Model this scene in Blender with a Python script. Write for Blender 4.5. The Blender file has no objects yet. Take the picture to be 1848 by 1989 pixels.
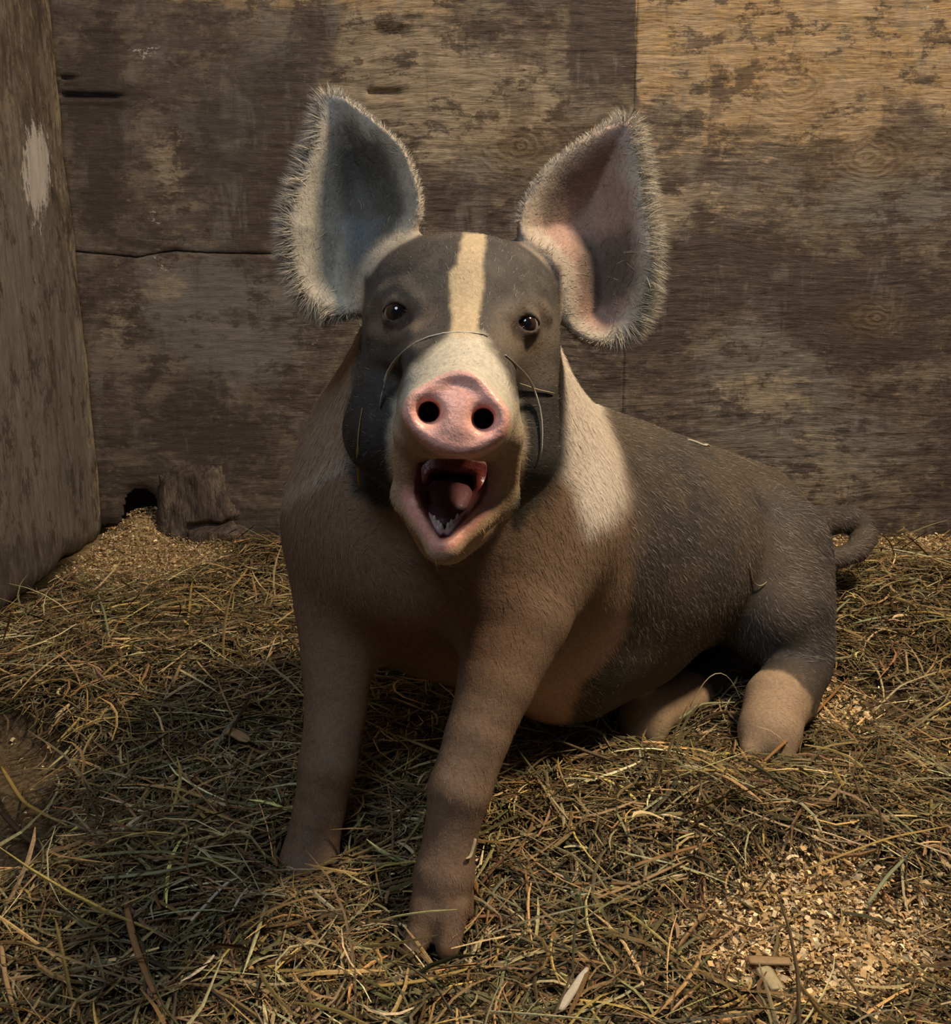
import bpy, math, random
import numpy as np

# ------------------------------------------------------------------ camera, world, lights, exposure
W_PX, H_PX, F = 1848.0, 1989.0, 1850.0
CAM_H, PITCH = 0.72, math.radians(14.0)
scene = bpy.context.scene
col = scene.collection
cam_data = bpy.data.cameras.new('camera')
cam_data.sensor_fit = 'HORIZONTAL'; cam_data.sensor_width = 36.0
cam_data.lens = 36.0 * F / W_PX; cam_data.clip_start = 0.02
cam = bpy.data.objects.new('camera', cam_data); col.objects.link(cam)
cam.location = (0, 0, CAM_H); cam.rotation_euler = (math.pi/2 - PITCH, 0, 0)
scene.camera = cam
vs = scene.view_settings
vs.view_transform = 'Standard'; vs.look = 'None'; vs.gamma = 1.0; vs.use_curve_mapping = False
vs.exposure = 0.0

world = bpy.data.worlds.new('barn_air'); scene.world = world; world.use_nodes = True
bg = world.node_tree.nodes['Background']
bg.inputs[0].default_value = (0.78, 0.80, 0.86, 1); bg.inputs[1].default_value = 0.055

def area_light(name, loc, target, energy, color, size):
    ld = bpy.data.lights.new(name, 'AREA'); ld.energy = energy; ld.color = color
    ld.shape = 'DISK'; ld.size = size
    o = bpy.data.objects.new(name, ld); col.objects.link(o); o.location = loc
    d = np.array(target) - np.array(loc)
    o.rotation_euler = (math.acos(-d[2]/np.linalg.norm(d)), 0, math.atan2(d[1], d[0]) - math.pi/2)
    return o
# the stall's tungsten bulb, up and to the right; daylight from the open doorway behind the camera
area_light('stall_bulb', (1.08, 0.88, 2.40), (0.2, 1.45, 0.3), 62, (1.0, 0.79, 0.54), 0.24)
area_light('doorway_daylight', (-0.40, -0.30, 2.35), (-0.1, 1.4, 0.4), 15, (0.74, 0.86, 1.0), 0.8)

rng = np.random.default_rng(7)
random.seed(7)

# ------------------------------------------------------------------ measuring helpers
RIGHT = np.array([1.0, 0, 0])
FWD = np.array([0, math.cos(PITCH), -math.sin(PITCH)])
UP = np.array([0, math.sin(PITCH), math.cos(PITCH)])
CAM = np.array([0, 0, CAM_H])
def P(x, y, d):
    return CAM + FWD*d + RIGHT*((x-924.0)/F*d) + UP*(-(y-994.5)/F*d)
def proj(p):
    q = p - CAM
    d = q @ FWD
    return 924 + (q @ RIGHT)/d*F, 994.5 - (q @ UP)/d*F, d
def ground(x, y, z=0.0):
    r = FWD + RIGHT*((x-924.0)/F) + UP*(-(y-994.5)/F)
    t = (z - CAM_H)/r[2]
    return CAM + r*t
WALL_Y = 2.51
def on_wall(x, y, Y=WALL_Y):
    r = FWD + RIGHT*((x-924.0)/F) + UP*(-(y-994.5)/F)
    return CAM + r*(Y/r[1])

def smooth(e0, e1, x):
    t = np.clip((x-e0)/(e1-e0), 0, 1); return t*t*(3-2*t)
def _hash(i, j, k, s):
    n = (i*374761393 + j*668265263 + k*2147483647 + s*974634721) & 0x7fffffff
    n = ((n ^ (n >> 13))*1274126177) & 0x7fffffff
    n = n ^ (n >> 16)
    return (n & 0xffff)/65535.0
def vnoise(p, scale, seed=0):
    q = p*scale
    i = np.floor(q).astype(np.int64); f = q - i
    f = f*f*(3-2*f)
    out = np.zeros(len(p))
    for a in (0, 1):
        wa = f[:, 0] if a else 1-f[:, 0]
        for b in (0, 1):
            wb = f[:, 1] if b else 1-f[:, 1]
            for c in (0, 1):
                wc = f[:, 2] if c else 1-f[:, 2]
                out += wa*wb*wc*_hash(i[:, 0]+a, i[:, 1]+b, i[:, 2]+c, seed)
    return out
def fbm(p, scale, seed=0, octs=3):
    o = 0; a = 1.0; t = 0
    for k in range(octs):
        o = o + a*vnoise(p, scale*2**k, seed+k); t += a; a *= 0.5
    return o/t
def noise2(x, y, s, seed=0, octs=2):
    return fbm(np.stack([x, y, np.zeros_like(x)], 1), s, seed, octs)

def poly_sdf(x, y, pts):
    pts = np.asarray(pts, float); n = len(pts)
    d = np.full(x.shape, 1e18); s = np.ones(x.shape)
    for i in range(n):
        a = pts[i]; b = pts[i-1]
        ex, ey = b[0]-a[0], b[1]-a[1]
        wx, wy = x-a[0], y-a[1]
        t = np.clip((wx*ex+wy*ey)/(ex*ex+ey*ey), 0, 1)
        d = np.minimum(d, (wx-ex*t)**2 + (wy-ey*t)**2)
        c1 = y >= a[1]; c2 = y < b[1]; c3 = ex*wy > ey*wx
        flip = (c1 & c2 & c3) | (~c1 & ~c2 & ~c3)
        s = np.where(flip, -s, s)
    return s*np.sqrt(d)
def round_poly(pts, it=2):
    pts = np.asarray(pts, float)
    for _ in range(it):
        nx = np.roll(pts, -1, 0)
        pts = np.stack([pts*0.75+nx*0.25, pts*0.25+nx*0.75], 1).reshape(-1, 2)
    return pts

# ------------------------------------------------------------------ mesh and material helpers
def mesh_np(name, verts, faces, colors=None, extra=None, smooth_shade=True):
    """faces: (n,3) or (n,4) int array"""
    me = bpy.data.meshes.new(name)
    verts = np.asarray(verts, np.float32); faces = np.asarray(faces, np.int32)
    k = faces.shape[1]
    me.vertices.add(len(verts)); me.vertices.foreach_set('co', verts.ravel())
    me.loops.add(faces.size); me.loops.foreach_set('vertex_index', faces.ravel())
    me.polygons.add(len(faces))
    me.polygons.foreach_set('loop_start', np.arange(0, faces.size, k, dtype=np.int32))
    me.polygons.foreach_set('loop_total', np.full(len(faces), k, np.int32))
    me.polygons.foreach_set('use_smooth', np.full(len(faces), smooth_shade, bool))
    if colors is not None:
        ca = me.color_attributes.new('Col', 'FLOAT_COLOR', 'POINT')
        c = np.ones((len(verts), 4), np.float32); c[:, :3] = colors
        ca.data.foreach_set('color', c.ravel())
    for nm, arr in (extra or {}).items():
        at = me.attributes.new(nm, 'FLOAT', 'POINT'); at.data.foreach_set('value', np.asarray(arr, np.float32))
    me.update(calc_edges=True)
    return me
def obj(name, me, mat, parent=None):
    o = bpy.data.objects.new(name, me); col.objects.link(o)
    if mat is not None:
        me.materials.clear(); me.materials.append(mat)
    if parent is not None: o.parent = parent
    return o
def tag(o, label=None, cat=None, group=None, kind=None):
    if label: o['label'] = label
    if cat: o['category'] = cat
    if group: o['group'] = group
    if kind: o['kind'] = kind
    return o
class NT:
    def __init__(s, name):
        s.m = bpy.data.materials.new(name); s.m.use_nodes = True
        s.t = s.m.node_tree; s.b = s.t.nodes['Principled BSDF']
    def n(s, typ, **kw):
        nd = s.t.nodes.new(typ)
        for k, v in kw.items(): setattr(nd, k, v)
        return nd
    def l(s, a, b): s.t.links.new(a, b)
    def val(s, sock, v):
        if hasattr(v, 'is_output'): s.l(v, sock)
        elif isinstance(v, (tuple, list)): sock.default_value = tuple(v) + ((1,) if len(v) == 3 and sock.type == 'RGBA' else ())
        else: sock.default_value = v
    def attr(s, name, vec=False):
        a = s.n('ShaderNodeAttribute', attribute_name=name)
        return a.outputs['Color'] if vec else a.outputs['Fac']
    def noise(s, vec, scale, detail=3, rough=0.55, dist=0.0):
        a = s.n('ShaderNodeTexNoise'); s.val(a.inputs['Vector'], vec)
        a.inputs['Scale'].default_value = scale; a.inputs['Detail'].default_value = detail
        a.inputs['Roughness'].default_value = rough; a.inputs['Distortion'].default_value = dist
        return a.outputs[0]
    def mapping(s, vec, scale=(1, 1, 1), loc=(0, 0, 0)):
        a = s.n('ShaderNodeMapping'); s.val(a.inputs['Vector'], vec)
        a.inputs['Scale'].default_value = scale; a.inputs['Location'].default_value = loc
        return a.outputs[0]
    def ramp(s, f, stops):
        r = s.n('ShaderNodeValToRGB'); s.val(r.inputs[0], f)
        el = r.color_ramp.elements
        while len(el) < len(stops): el.new(0.5)
        for e, (p, c) in zip(el, stops):
            e.position = p; e.color = (c, c, c, 1) if not isinstance(c, (tuple, list)) else tuple(c)+(1,)
        return r.outputs[0]
    def mix(s, f, a, b, mode='MIX'):
        m = s.n('ShaderNodeMix', data_type='RGBA', blend_type=mode)
        s.val(m.inputs[0], f); s.val(m.inputs[6], a); s.val(m.inputs[7], b)
        return m.outputs[2]
    def math(s, op, a, b=0.0, c=None, clamp=False):
        m = s.n('ShaderNodeMath', operation=op, use_clamp=clamp)
        s.val(m.inputs[0], a); s.val(m.inputs[1], b)
        if c is not None: s.val(m.inputs[2], c)
        return m.outputs[0]
    def bump(s, h, strength=0.3, dist=0.01):
        b = s.n('ShaderNodeBump'); s.val(b.inputs['Height'], h)
        b.inputs['Strength'].default_value = strength; b.inputs['Distance'].default_value = dist
        s.l(b.outputs[0], s.b.inputs['Normal'])
    def coord(s): return s.n('ShaderNodeTexCoord').outputs['Object']

def attr_mat(name, rough=0.7, spec=0.25, noise_scale=None, amount=0.3, transl=0.0):
    t = NT(name); c = t.attr('Col', True)
    if noise_scale:
        nz = t.noise(t.coord(), noise_scale, 3)
        c = t.mix(1.0, c, t.ramp(nz, [(0.3, 1-amount), (0.7, 1+amount)]), 'MULTIPLY')
    t.val(t.b.inputs['Base Color'], c)
    t.b.inputs['Roughness'].default_value = rough
    t.b.inputs['Specular IOR Level'].default_value = spec
    return t.m


# ------------------------------------------------------------------ the stall: floor and old plywood walls
SHAVE = [np.array(q, float) for q in (
    [(160, 1010), (300, 975), (440, 1068), (430, 1120), (300, 1150), (130, 1150)],
    [(1330, 1800), (1480, 1735), (1640, 1730), (1848, 1810), (1840, 1989), (1400, 1989)],
    [(1600, 1065), (1900, 1050), (1900, 1105), (1720, 1112), (1600, 1115)],
    [(1590, 1375), (1650, 1360), (1700, 1420), (1620, 1440)])]
DIRT = [np.array(q, float) for q in ([(-90, 1400), (110, 1425), (155, 1500), (110, 1590), (140, 1690), (70, 1780), (-90, 1800)],
                                     [(1640, 1350), (1760, 1370), (1740, 1440), (1640, 1420)])]
def ground_px(x, y):
    p = np.stack([x, y, np.zeros_like(x)], 1); return proj(p)
def patch(x, y, polys, soft):
    px, py, _ = ground_px(x, y)
    n = (noise2(x, y, 14, 5)-0.5)*60
    m = np.zeros(len(x))
    for q in polys: m = np.maximum(m, smooth(soft, -soft, poly_sdf(px, py, q)+n))
    return m
def bedding_height(x, y):
    """top of the matted bedding"""
    h = 0.012 + 0.040*noise2(x, y, 5.0, 31, 3)
    h += 0.055*np.exp(-((x+0.38)/0.24)**2-((y-0.93)/0.12)**2)
    h += 0.034*np.exp(-((x-0.42)/0.35)**2-((y-1.08)/0.15)**2)
    h += 0.06*np.exp(-((x-0.95)/0.30)**2-((y-2.0)/0.3)**2)
    h += 0.05*np.exp(-((x+0.55)/0.3)**2-((y-1.6)/0.25)**2)
    h += 0.125*np.exp(-((x+0.918)/0.085)**2-((y-2.55)/0.14)**2)
    h *= 1-0.9*patch(x, y, DIRT, 40)
    h *= 1-0.5*patch(x, y, SHAVE, 60)
    for fx, fy, r, z in ((-0.046, 0.885, 0.10, 0.004), (-0.20, 1.0, 0.10, 0.022), (0.45, 1.34, 0.13, 0.012), (0.27, 1.40, 0.14, 0.006)):
        w = np.exp(-(((x-fx)**2+(y-fy)**2)/(r*r)))
        h = h*(1-w) + z*w
    return h
gx = np.linspace(-1.3, 2.3, 300); gy = np.linspace(-0.6, 2.85, 290)
GX, GY = np.meshgrid(gx, gy, indexing='ij'); fx, fy = GX.ravel(), GY.ravel()
fz = bedding_height(fx, fy) - 0.006
shv = patch(fx, fy, SHAVE, 40); drt = patch(fx, fy, DIRT, 30)
def grid_faces(nu, nv):
    i, j = np.meshgrid(np.arange(nu-1), np.arange(nv-1), indexing='ij'); i, j = i.ravel(), j.ravel()
    return np.stack([i*nv+j, (i+1)*nv+j, (i+1)*nv+j+1, i*nv+j+1], 1)
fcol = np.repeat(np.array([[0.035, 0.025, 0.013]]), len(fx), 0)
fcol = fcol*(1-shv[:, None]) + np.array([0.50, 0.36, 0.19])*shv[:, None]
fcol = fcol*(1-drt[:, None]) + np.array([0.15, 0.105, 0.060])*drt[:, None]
t = NT('bedding_floor'); co = t.coord()
c = t.attr('Col', True)
c = t.mix(1.0, c, t.ramp(t.noise(co, 110, 4, 0.7), [(0.3, 0.35), (0.7, 1.6)]), 'MULTIPLY')
t.l(c, t.b.inputs['Base Color']); t.b.inputs['Roughness'].default_value = 0.9; t.b.inputs['Specular IOR Level'].default_value = 0.1
t.bump(t.noise(co, 140, 4, 0.7), 0.8, 0.012)
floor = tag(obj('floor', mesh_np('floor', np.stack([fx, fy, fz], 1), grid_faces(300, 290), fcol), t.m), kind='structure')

# ---- plywood, colour laid out by wear and painted-shade maps on each sheet, grain and scuffs from nodes
def knot_nodes(t, co, knots):
    total = None; mask = None
    blot2k = t.noise(co, 22, 4)
    for (x, y, rad) in knots:
        k = on_wall(x, y)
        v = t.n('ShaderNodeVectorMath', operation='SUBTRACT'); t.l(co, v.inputs[0]); v.inputs[1].default_value = tuple(k)
        m = t.n('ShaderNodeVectorMath', operation='MULTIPLY'); t.l(v.outputs[0], m.inputs[0]); m.inputs[1].default_value = (0.55, 0, 1.0)
        ln = t.n('ShaderNodeVectorMath', operation='LENGTH'); t.l(m.outputs[0], ln.inputs[0])
        dist = t.math('ADD', ln.outputs['Value'], t.math('MULTIPLY', t.noise(co, 9, 3), 0.03))
        ring = t.math('MULTIPLY_ADD', t.math('SINE', t.math('MULTIPLY', t.math('ADD', dist, t.math('MULTIPLY', blot2k, 0.035)), 420.0)), 0.5, 0.5)
        fall = t.ramp(ln.outputs['Value'], [(0.0, 1.0), (rad, 0.0)])
        r = t.math('MULTIPLY', ring, fall)
        total = r if total is None else t.math('ADD', total, r)
        mask = fall if mask is None else t.math('MAXIMUM', mask, fall)
    return total, mask
def plywood_mat(name, grain_axis='x', knots=()):
    t = NT(name); co = t.coord()
    wz = t.noise(co, 2.2, 2)
    wv = t.n('ShaderNodeCombineXYZ'); t.l(t.math('MULTIPLY', wz, 0.05), wv.inputs[2])
    ad = t.n('ShaderNodeVectorMath', operation='ADD'); t.l(co, ad.inputs[0]); t.l(wv.outputs[0], ad.inputs[1])
    gv = ad.outputs[0] if grain_axis == 'x' else co
    X = grain_axis == 'x'
    sc = (9, 9, 120) if X else (80, 80, 9)
    sc2 = (30, 30, 480) if X else (260, 260, 26)
    grain = t.noise(t.mapping(gv, sc), 1.0, 5, 0.7)
    fine = t.noise(t.mapping(gv, sc2), 1.0, 3, 0.6)
    st = t.mapping(co, (1, 1, 1.9) if X else (1.9, 1.9, 1))
    blot = t.noise(st, 4.5, 8, 0.70, 0.5)
    blot2 = t.noise(t.mapping(st, (1, 1, 1), (3.1, 0, 1.7)), 13, 7, 0.74, 0.5)
    blot3 = t.noise(t.mapping(st, (1, 1, 1), (7.7, 0, 5.2)), 30, 5, 0.75, 0.3)
    worn, pale, grey, grime_shade, paint = (t.attr(k) for k in ('worn', 'pale', 'grey', 'grime_shade', 'paint'))
    rough = t.attr('rough')
    base = t.mix(t.ramp(blot, [(0.40, 0.0), (0.60, 1.0)]), (0.078, 0.058, 0.046), (0.215, 0.172, 0.130))
    base = t.mix(t.ramp(blot2, [(0.50, 0.0), (0.56, 0.8)]), base, (0.110, 0.082, 0.078))
    base = t.mix(t.ramp(blot3, [(0.56, 0.0), (0.61, 0.65)]), base, (0.235, 0.180, 0.130))
    jag = t.math('ADD', t.math('MULTIPLY', blot2, 1.3), t.math('MULTIPLY', t.math('ADD', grain, blot3), 0.45))
    def m(a, lo=0.36, hi=0.60):      # ragged edge: each map pushed through grain and blotches
        return t.ramp(t.math('ADD', a, t.math('SUBTRACT', jag, 1.10)), [(lo, 0.0), (hi, 1.0)])
    base = t.mix(t.math('MULTIPLY', m(grey), 0.75), base, (0.185, 0.172, 0.152))
    base = t.mix(t.math('MULTIPLY', m(pale), 0.85), base, t.mix(blot3, (0.25, 0.195, 0.135), (0.42, 0.345, 0.255)))
    tanc = t.mix(t.ramp(blot2, [(0.4, 0.0), (0.6, 1.0)]), (0.37, 0.250, 0.130), (0.36, 0.275, 0.185))
    base = t.mix(m(worn), base, tanc)
    base = t.mix(t.math('MULTIPLY', m(grime_shade), 0.8), base, t.mix(blot3, (0.052, 0.040, 0.036), (0.085, 0.064, 0.058)))
    # old dirt smears
    base = t.mix(t.ramp(t.noise(t.mapping(st, (1, 1, 1), (1.2, 0, 9.4)), 9, 8, 0.78), [(0.53, 0.0), (0.58, 0.8)]), base, (0.066, 0.050, 0.042))
    gm = t.ramp(grain, [(0.34, 0.42), (0.5, 1.0), (0.70, 1.5)])
    sm = t.noise(t.mapping(co, (15, 15, 3.0), (2.2, 0, 0)), 1.0, 7, 0.72, 0.6)
    base = t.mix(t.math('MULTIPLY', t.ramp(sm, [(0.52, 0.0), (0.60, 0.5)]), t.ramp(blot, [(0.44, 0.0), (0.56, 1.0)])), base, (0.205, 0.185, 0.165))
    base = t.mix(t.math('MULTIPLY', t.ramp(sm, [(0.40, 0.5), (0.47, 0.0)]), t.ramp(blot, [(0.44, 1.0), (0.56, 0.0)])), base, (0.075, 0.056, 0.052))
    base = t.mix(t.math('MULTIPLY', rough, 0.66), base, gm, 'MULTIPLY')
    chk = t.ramp(t.noise(t.mapping(gv, (13, 13, 210) if X else (150, 150, 14)), 1.0, 6, 0.8), [(0.36, 0.25), (0.42, 1.0)])
    base = t.mix(t.math('MULTIPLY', rough, 0.9), base, chk, 'MULTIPLY')
    base = t.mix(t.math('MULTIPLY_ADD', rough, 0.45, 0.25), base, t.ramp(fine, [(0.34, 0.5), (0.66, 1.5)]), 'MULTIPLY')
    # raised fibres rubbed pale
    fl = t.ramp(t.noise(t.mapping(gv, (26, 26, 300) if X else (200, 200, 22)), 1.0, 5, 0.8), [(0.60, 0.0), (0.66, 1.0)])
    base = t.mix(t.math('MULTIPLY', t.math('MULTIPLY', fl, t.math('MULTIPLY_ADD', rough, 0.7, 0.3)), t.ramp(blot2, [(0.42, 0.0), (0.6, 0.8)])), base, (0.38, 0.30, 0.225))
    pm = t.ramp(t.math('ADD', paint, t.math('MULTIPLY', t.math('SUBTRACT', t.noise(st if X else t.mapping(co, (60, 60, 22)), 48 if X else 1.0, 6, 0.78), 0.5), 1.5)), [(0.5, 0.0), (0.58, 1.0)])
    base = t.mix(t.math('MULTIPLY', pm, t.ramp(paint, [(0.02, 0.0), (0.15, 1.0)])), base, (0.52, 0.48, 0.46))
    h = t.math('MULTIPLY', t.math('ADD', t.math('MULTIPLY', grain, 1.0), t.math('MULTIPLY', fine, 0.5)), t.math('MULTIPLY_ADD', rough, 0.85, 0.15))
    if knots:
        ring, mask = knot_nodes(t, co, knots)
        base = t.mix(t.math('MULTIPLY', mask, 0.32), base, t.mix(t.math('MINIMUM', ring, 1.0), (0.17, 0.105, 0.05), (0.40, 0.28, 0.15)))
        h = t.math('ADD', h, t.math('MULTIPLY', ring, 0.7))
    t.l(base, t.b.inputs['Base Color'])
    t.b.inputs['Roughness'].default_value = 0.78; t.b.inputs['Specular IOR Level'].default_value = 0.22
    t.bump(t.math('ADD', h, t.math('MULTIPLY', blot2, 0.8)), 0.55, 0.008)
    return t.m
KNOTS = [(1545, 165, 0.13), (1690, 305, 0.13), (1012, 285, 0.12), (1700, 620, 0.08)]
def blob(x, y, cx, cy, rx, ry): return np.exp(-((x-cx)/rx)**2-((y-cy)/ry)**2)
def wall_maps(px, py):
    worn = 0.80*smooth(1228, 1242, px)*smooth(420, 170, py) + 0.75*blob(px, py, 560, -10, 260, 40) + 0.35*blob(px, py, 840, 20, 120, 50)
    worn -= 0.5*blob(px, py, 1290, 220, 60, 40) + 0.45*blob(px, py, 1780, 230, 70, 60)
    worn += 0.35*blob(px, py, 1400, 410, 130, 30) + 0.25*blob(px, py, 1640, 470, 120, 20)
    pale = 0.95*blob(px, py, 830, 170, 170, 130) + 0.45*blob(px, py, 1010, 190, 120, 60) + 0.5*blob(px, py, 330, 320, 60, 90) + 0.4*blob(px, py, 1300, 400, 200, 60)
    pale += 0.45*blob(px, py, 700, 60, 60, 80) + 0.40*blob(px, py, 1600, 930, 260, 110)
    grey = 0.8*blob(px, py, 1720, 390, 140, 60) + 0.6*blob(px, py, 400, 600, 160, 120) + 0.6*blob(px, py, 1480, 720, 170, 160) + 0.5*blob(px, py, 420, 280, 120, 160) + 0.5*blob(px, py, 560, 120, 100, 120)
    grime_shade = 0.9*smooth(1080, 1130, px)*smooth(1240, 1228, px)*smooth(210, 120, py) + 0.7*blob(px, py, 520, 230, 160, 160) + 0.6*blob(px, py, 900, 400, 120, 70)
    grime_shade += 0.75*blob(px, py, 1720, 600, 150, 130) + 0.5*blob(px, py, 380, 850, 240, 200) + 0.5*blob(px, py, 1420, 520, 160, 90) + 0.4*blob(px, py, 200, 150, 70, 160)
    grime_shade += 0.6*smooth(960, 1040, py)*smooth(700, 500, px)
    paint = 0.46*blob(px, py, 280, 100, 60, 30) + 0.40*blob(px, py, 300, 420, 50, 60) + 0.44*blob(px, py, 300, 530, 50, 40) + 0.50*blob(px, py, 1800, 15, 60, 12) + 0.40*blob(px, py, 1790, 245, 50, 30) + 0.36*blob(px, py, 330, 660, 60, 50) + 0.38*blob(px, py, 610, 660, 40, 30) + 0.36*blob(px, py, 640, 90, 50, 30)
    grime_shade += 0.6*blob(px, py, 190, 300, 60, 200) + 0.55*blob(px, py, 480, 420, 110, 130) + 0.5*blob(px, py, 620, 40, 60, 60) + 0.6*blob(px, py, 1280, 620, 80, 120) + 0.5*blob(px, py, 1560, 610, 90, 60)
    grime_shade += 0.45*blob(px, py, 1330, 560, 180, 40) + 0.45*blob(px, py, 940, 60, 60, 80) + 0.5*blob(px, py, 1450, 255, 70, 22) + 0.4*blob(px, py, 1700, 180, 60, 30)
    pale += 0.5*blob(px, py, 1480, 760, 120, 60) + 0.45*blob(px, py, 330, 560, 60, 40) + 0.4*blob(px, py, 230, 650, 70, 90) + 0.4*blob(px, py, 540, 480, 60, 90) + 0.35*blob(px, py, 1250, 320, 60, 120)
    grey += 0.5*blob(px, py, 480, 650, 130, 120) + 0.5*blob(px, py, 1650, 880, 200, 90) + 0.4*blob(px, py, 950, 330, 90, 60)
    rough = 0.22 + 0.78*smooth(420, 720, px)
    return dict(worn=worn, pale=pale*1.3, grey=grey*1.3, grime_shade=grime_shade*1.25, paint=paint, rough=rough)
CRACK = np.array([(60, 488), (150, 489), (210, 495), (265, 500), (305, 492), (340, 487), (420, 492), (560, 494), (760, 500), (1000, 494), (1300, 498)], float)
HOLE = round_poly([(236, 984), (246, 956), (272, 948), (300, 962), (308, 990), (304, 1030), (350, 1062), (430, 1076), (430, 1200), (120, 1200), (150, 1040), (200, 1022), (234, 1018)], 1)
def zpx(x, z):   # picture row of wall points
    p = np.stack([x, np.full_like(x, WALL_Y), z], 1); return proj(p)
crack_x = np.array([on_wall(a, b)[0] for a, b in CRACK]); crack_z = np.array([on_wall(a, b)[2] for a, b in CRACK])
SEAM_X = on_wall(1236, 80)[0]
plywood = plywood_mat('weathered_plywood', 'x', KNOTS)
edge_wood = plain_edge = None
def sheet(name, x0, x1, bottom, top, parent, dx=0.0065, dz=0.005, mat=None):
    """a plywood sheet between two edge curves, with real thickness and surface relief"""
    nu = int((x1-x0)/dx); u = np.linspace(x0, x1, nu)
    b = bottom(u); tp = top(u); nv = int((tp.mean()-b.mean())/dz)
    s = np.linspace(0, 1, nv)
    X = np.repeat(u, nv); Z = (b[:, None]*(1-s)+tp[:, None]*s).ravel()
    px, py, _ = zpx(X, Z)
    p = np.stack([X, np.zeros_like(X), Z], 1)
    y = WALL_Y + 0.006*(fbm(p, 6, 41, 3)-0.5) + 0.0035*(fbm(p*np.array([1, 1, 9]), 14, 43, 2)-0.5)
    edge = np.minimum(Z-np.repeat(b, nv), np.repeat(tp, nv)-Z)
    y = y + 0.005*np.exp(-(edge/0.005)**2)
    # gouged slot beside the corner, chipped hollow higher up
    for a0, a1, yy, hh in ((120, 238, 184, 4.5), (726, 800, 65, 14), (716, 786, 178, 7), (118, 150, 150, 3)):
        gm = smooth(a0-8, a0, px)*smooth(a1+14, a1-30, px)*np.exp(-((py-yy-0.02*(px-a0))/hh)**2)
        y = y + 0.026*gm
        y = y - 0.006*smooth(a0-8, a0, px)*smooth(a1+14, a1, px)*np.exp(-((py-yy-3*hh)/(hh*0.9))**2)
    ch = poly_sdf(px, py, HOLE)
    y = y + 0.012*np.exp(-(np.minimum(np.abs(ch), 60)/9)**2)
    F4 = grid_faces(nu, nv)
    cen = F4.mean(1)
    keep = poly_sdf(px[F4].mean(1), py[F4].mean(1), HOLE) > 0
    F4 = F4[keep]
    used = np.unique(F4); remap = -np.ones(len(X), int); remap[used] = np.arange(len(used))
    F4 = remap[F4]; V = np.stack([X, y, Z], 1)[used]
    maps = {k: a[used] for k, a in wall_maps(px, py).items()}
    n = len(V)
    # back skin and rim
    ed = np.concatenate([F4[:, [0, 1]], F4[:, [1, 2]], F4[:, [2, 3]], F4[:, [3, 0]]])
    key = ed.min(1)*n+ed.max(1); uq, ix, ct = np.unique(key, return_index=True, return_counts=True)
    rim = ed[ix[ct == 1]]
    side = np.stack([rim[:, 1], rim[:, 0], rim[:, 0]+n, rim[:, 1]+n], 1)
    V2 = V.copy(); V2[:, 1] = WALL_Y+0.021
    me = mesh_np(name, np.concatenate([V, V2]), np.concatenate([F4, F4[:, ::-1]+n, side]), None, {k: np.concatenate([a, a]) for k, a in maps.items()})
    o = obj(name, me, mat or plywood, parent); return o
backing = np.array([[-1.3, 2.62, -0.1], [2.4, 2.62, -0.1], [2.4, 2.62, 2.0], [-1.3, 2.62, 2.0], [-1.3, 2.66, -0.1], [2.4, 2.66, -0.1], [2.4, 2.66, 2.0], [-1.3, 2.66, 2.0]])
back_mat = NT('dark_boards'); cz = back_mat.coord()
back_mat.l(back_mat.mix(back_mat.noise(back_mat.mapping(cz, (3, 3, 40)), 1.0, 4), (0.02, 0.016, 0.013), (0.06, 0.048, 0.04)), back_mat.b.inputs['Base Color'])
back_mat.b.inputs['Roughness'].default_value = 0.9
wall_back = tag(obj('wall_back', mesh_np('wall_back', backing, np.array([[0, 1, 2, 3], [5, 4, 7, 6], [4, 0, 3, 7], [1, 5, 6, 2], [3, 2, 6, 7], [4, 5, 1, 0]]), smooth_shade=False), back_mat.m), kind='structure')
const = lambda z: (lambda u: np.full_like(u, z))
cr = lambda off: (lambda u: np.interp(u, crack_x, crack_z)+off + 0.0018*(noise2(u, u*0+3, 60, 8)-0.5))
sheet('plywood_panel', -1.06, SEAM_X-0.0003, const(-0.02), cr(-0.0010), wall_back)
sheet('plywood_panel', -1.06, SEAM_X-0.0003, cr(0.0010), const(1.95), wall_back, dx=0.008, dz=0.005)
sheet('plywood_panel', SEAM_X+0.0003, 2.3, const(-0.02), const(1.95), wall_back, dx=0.008, dz=0.007)

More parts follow.
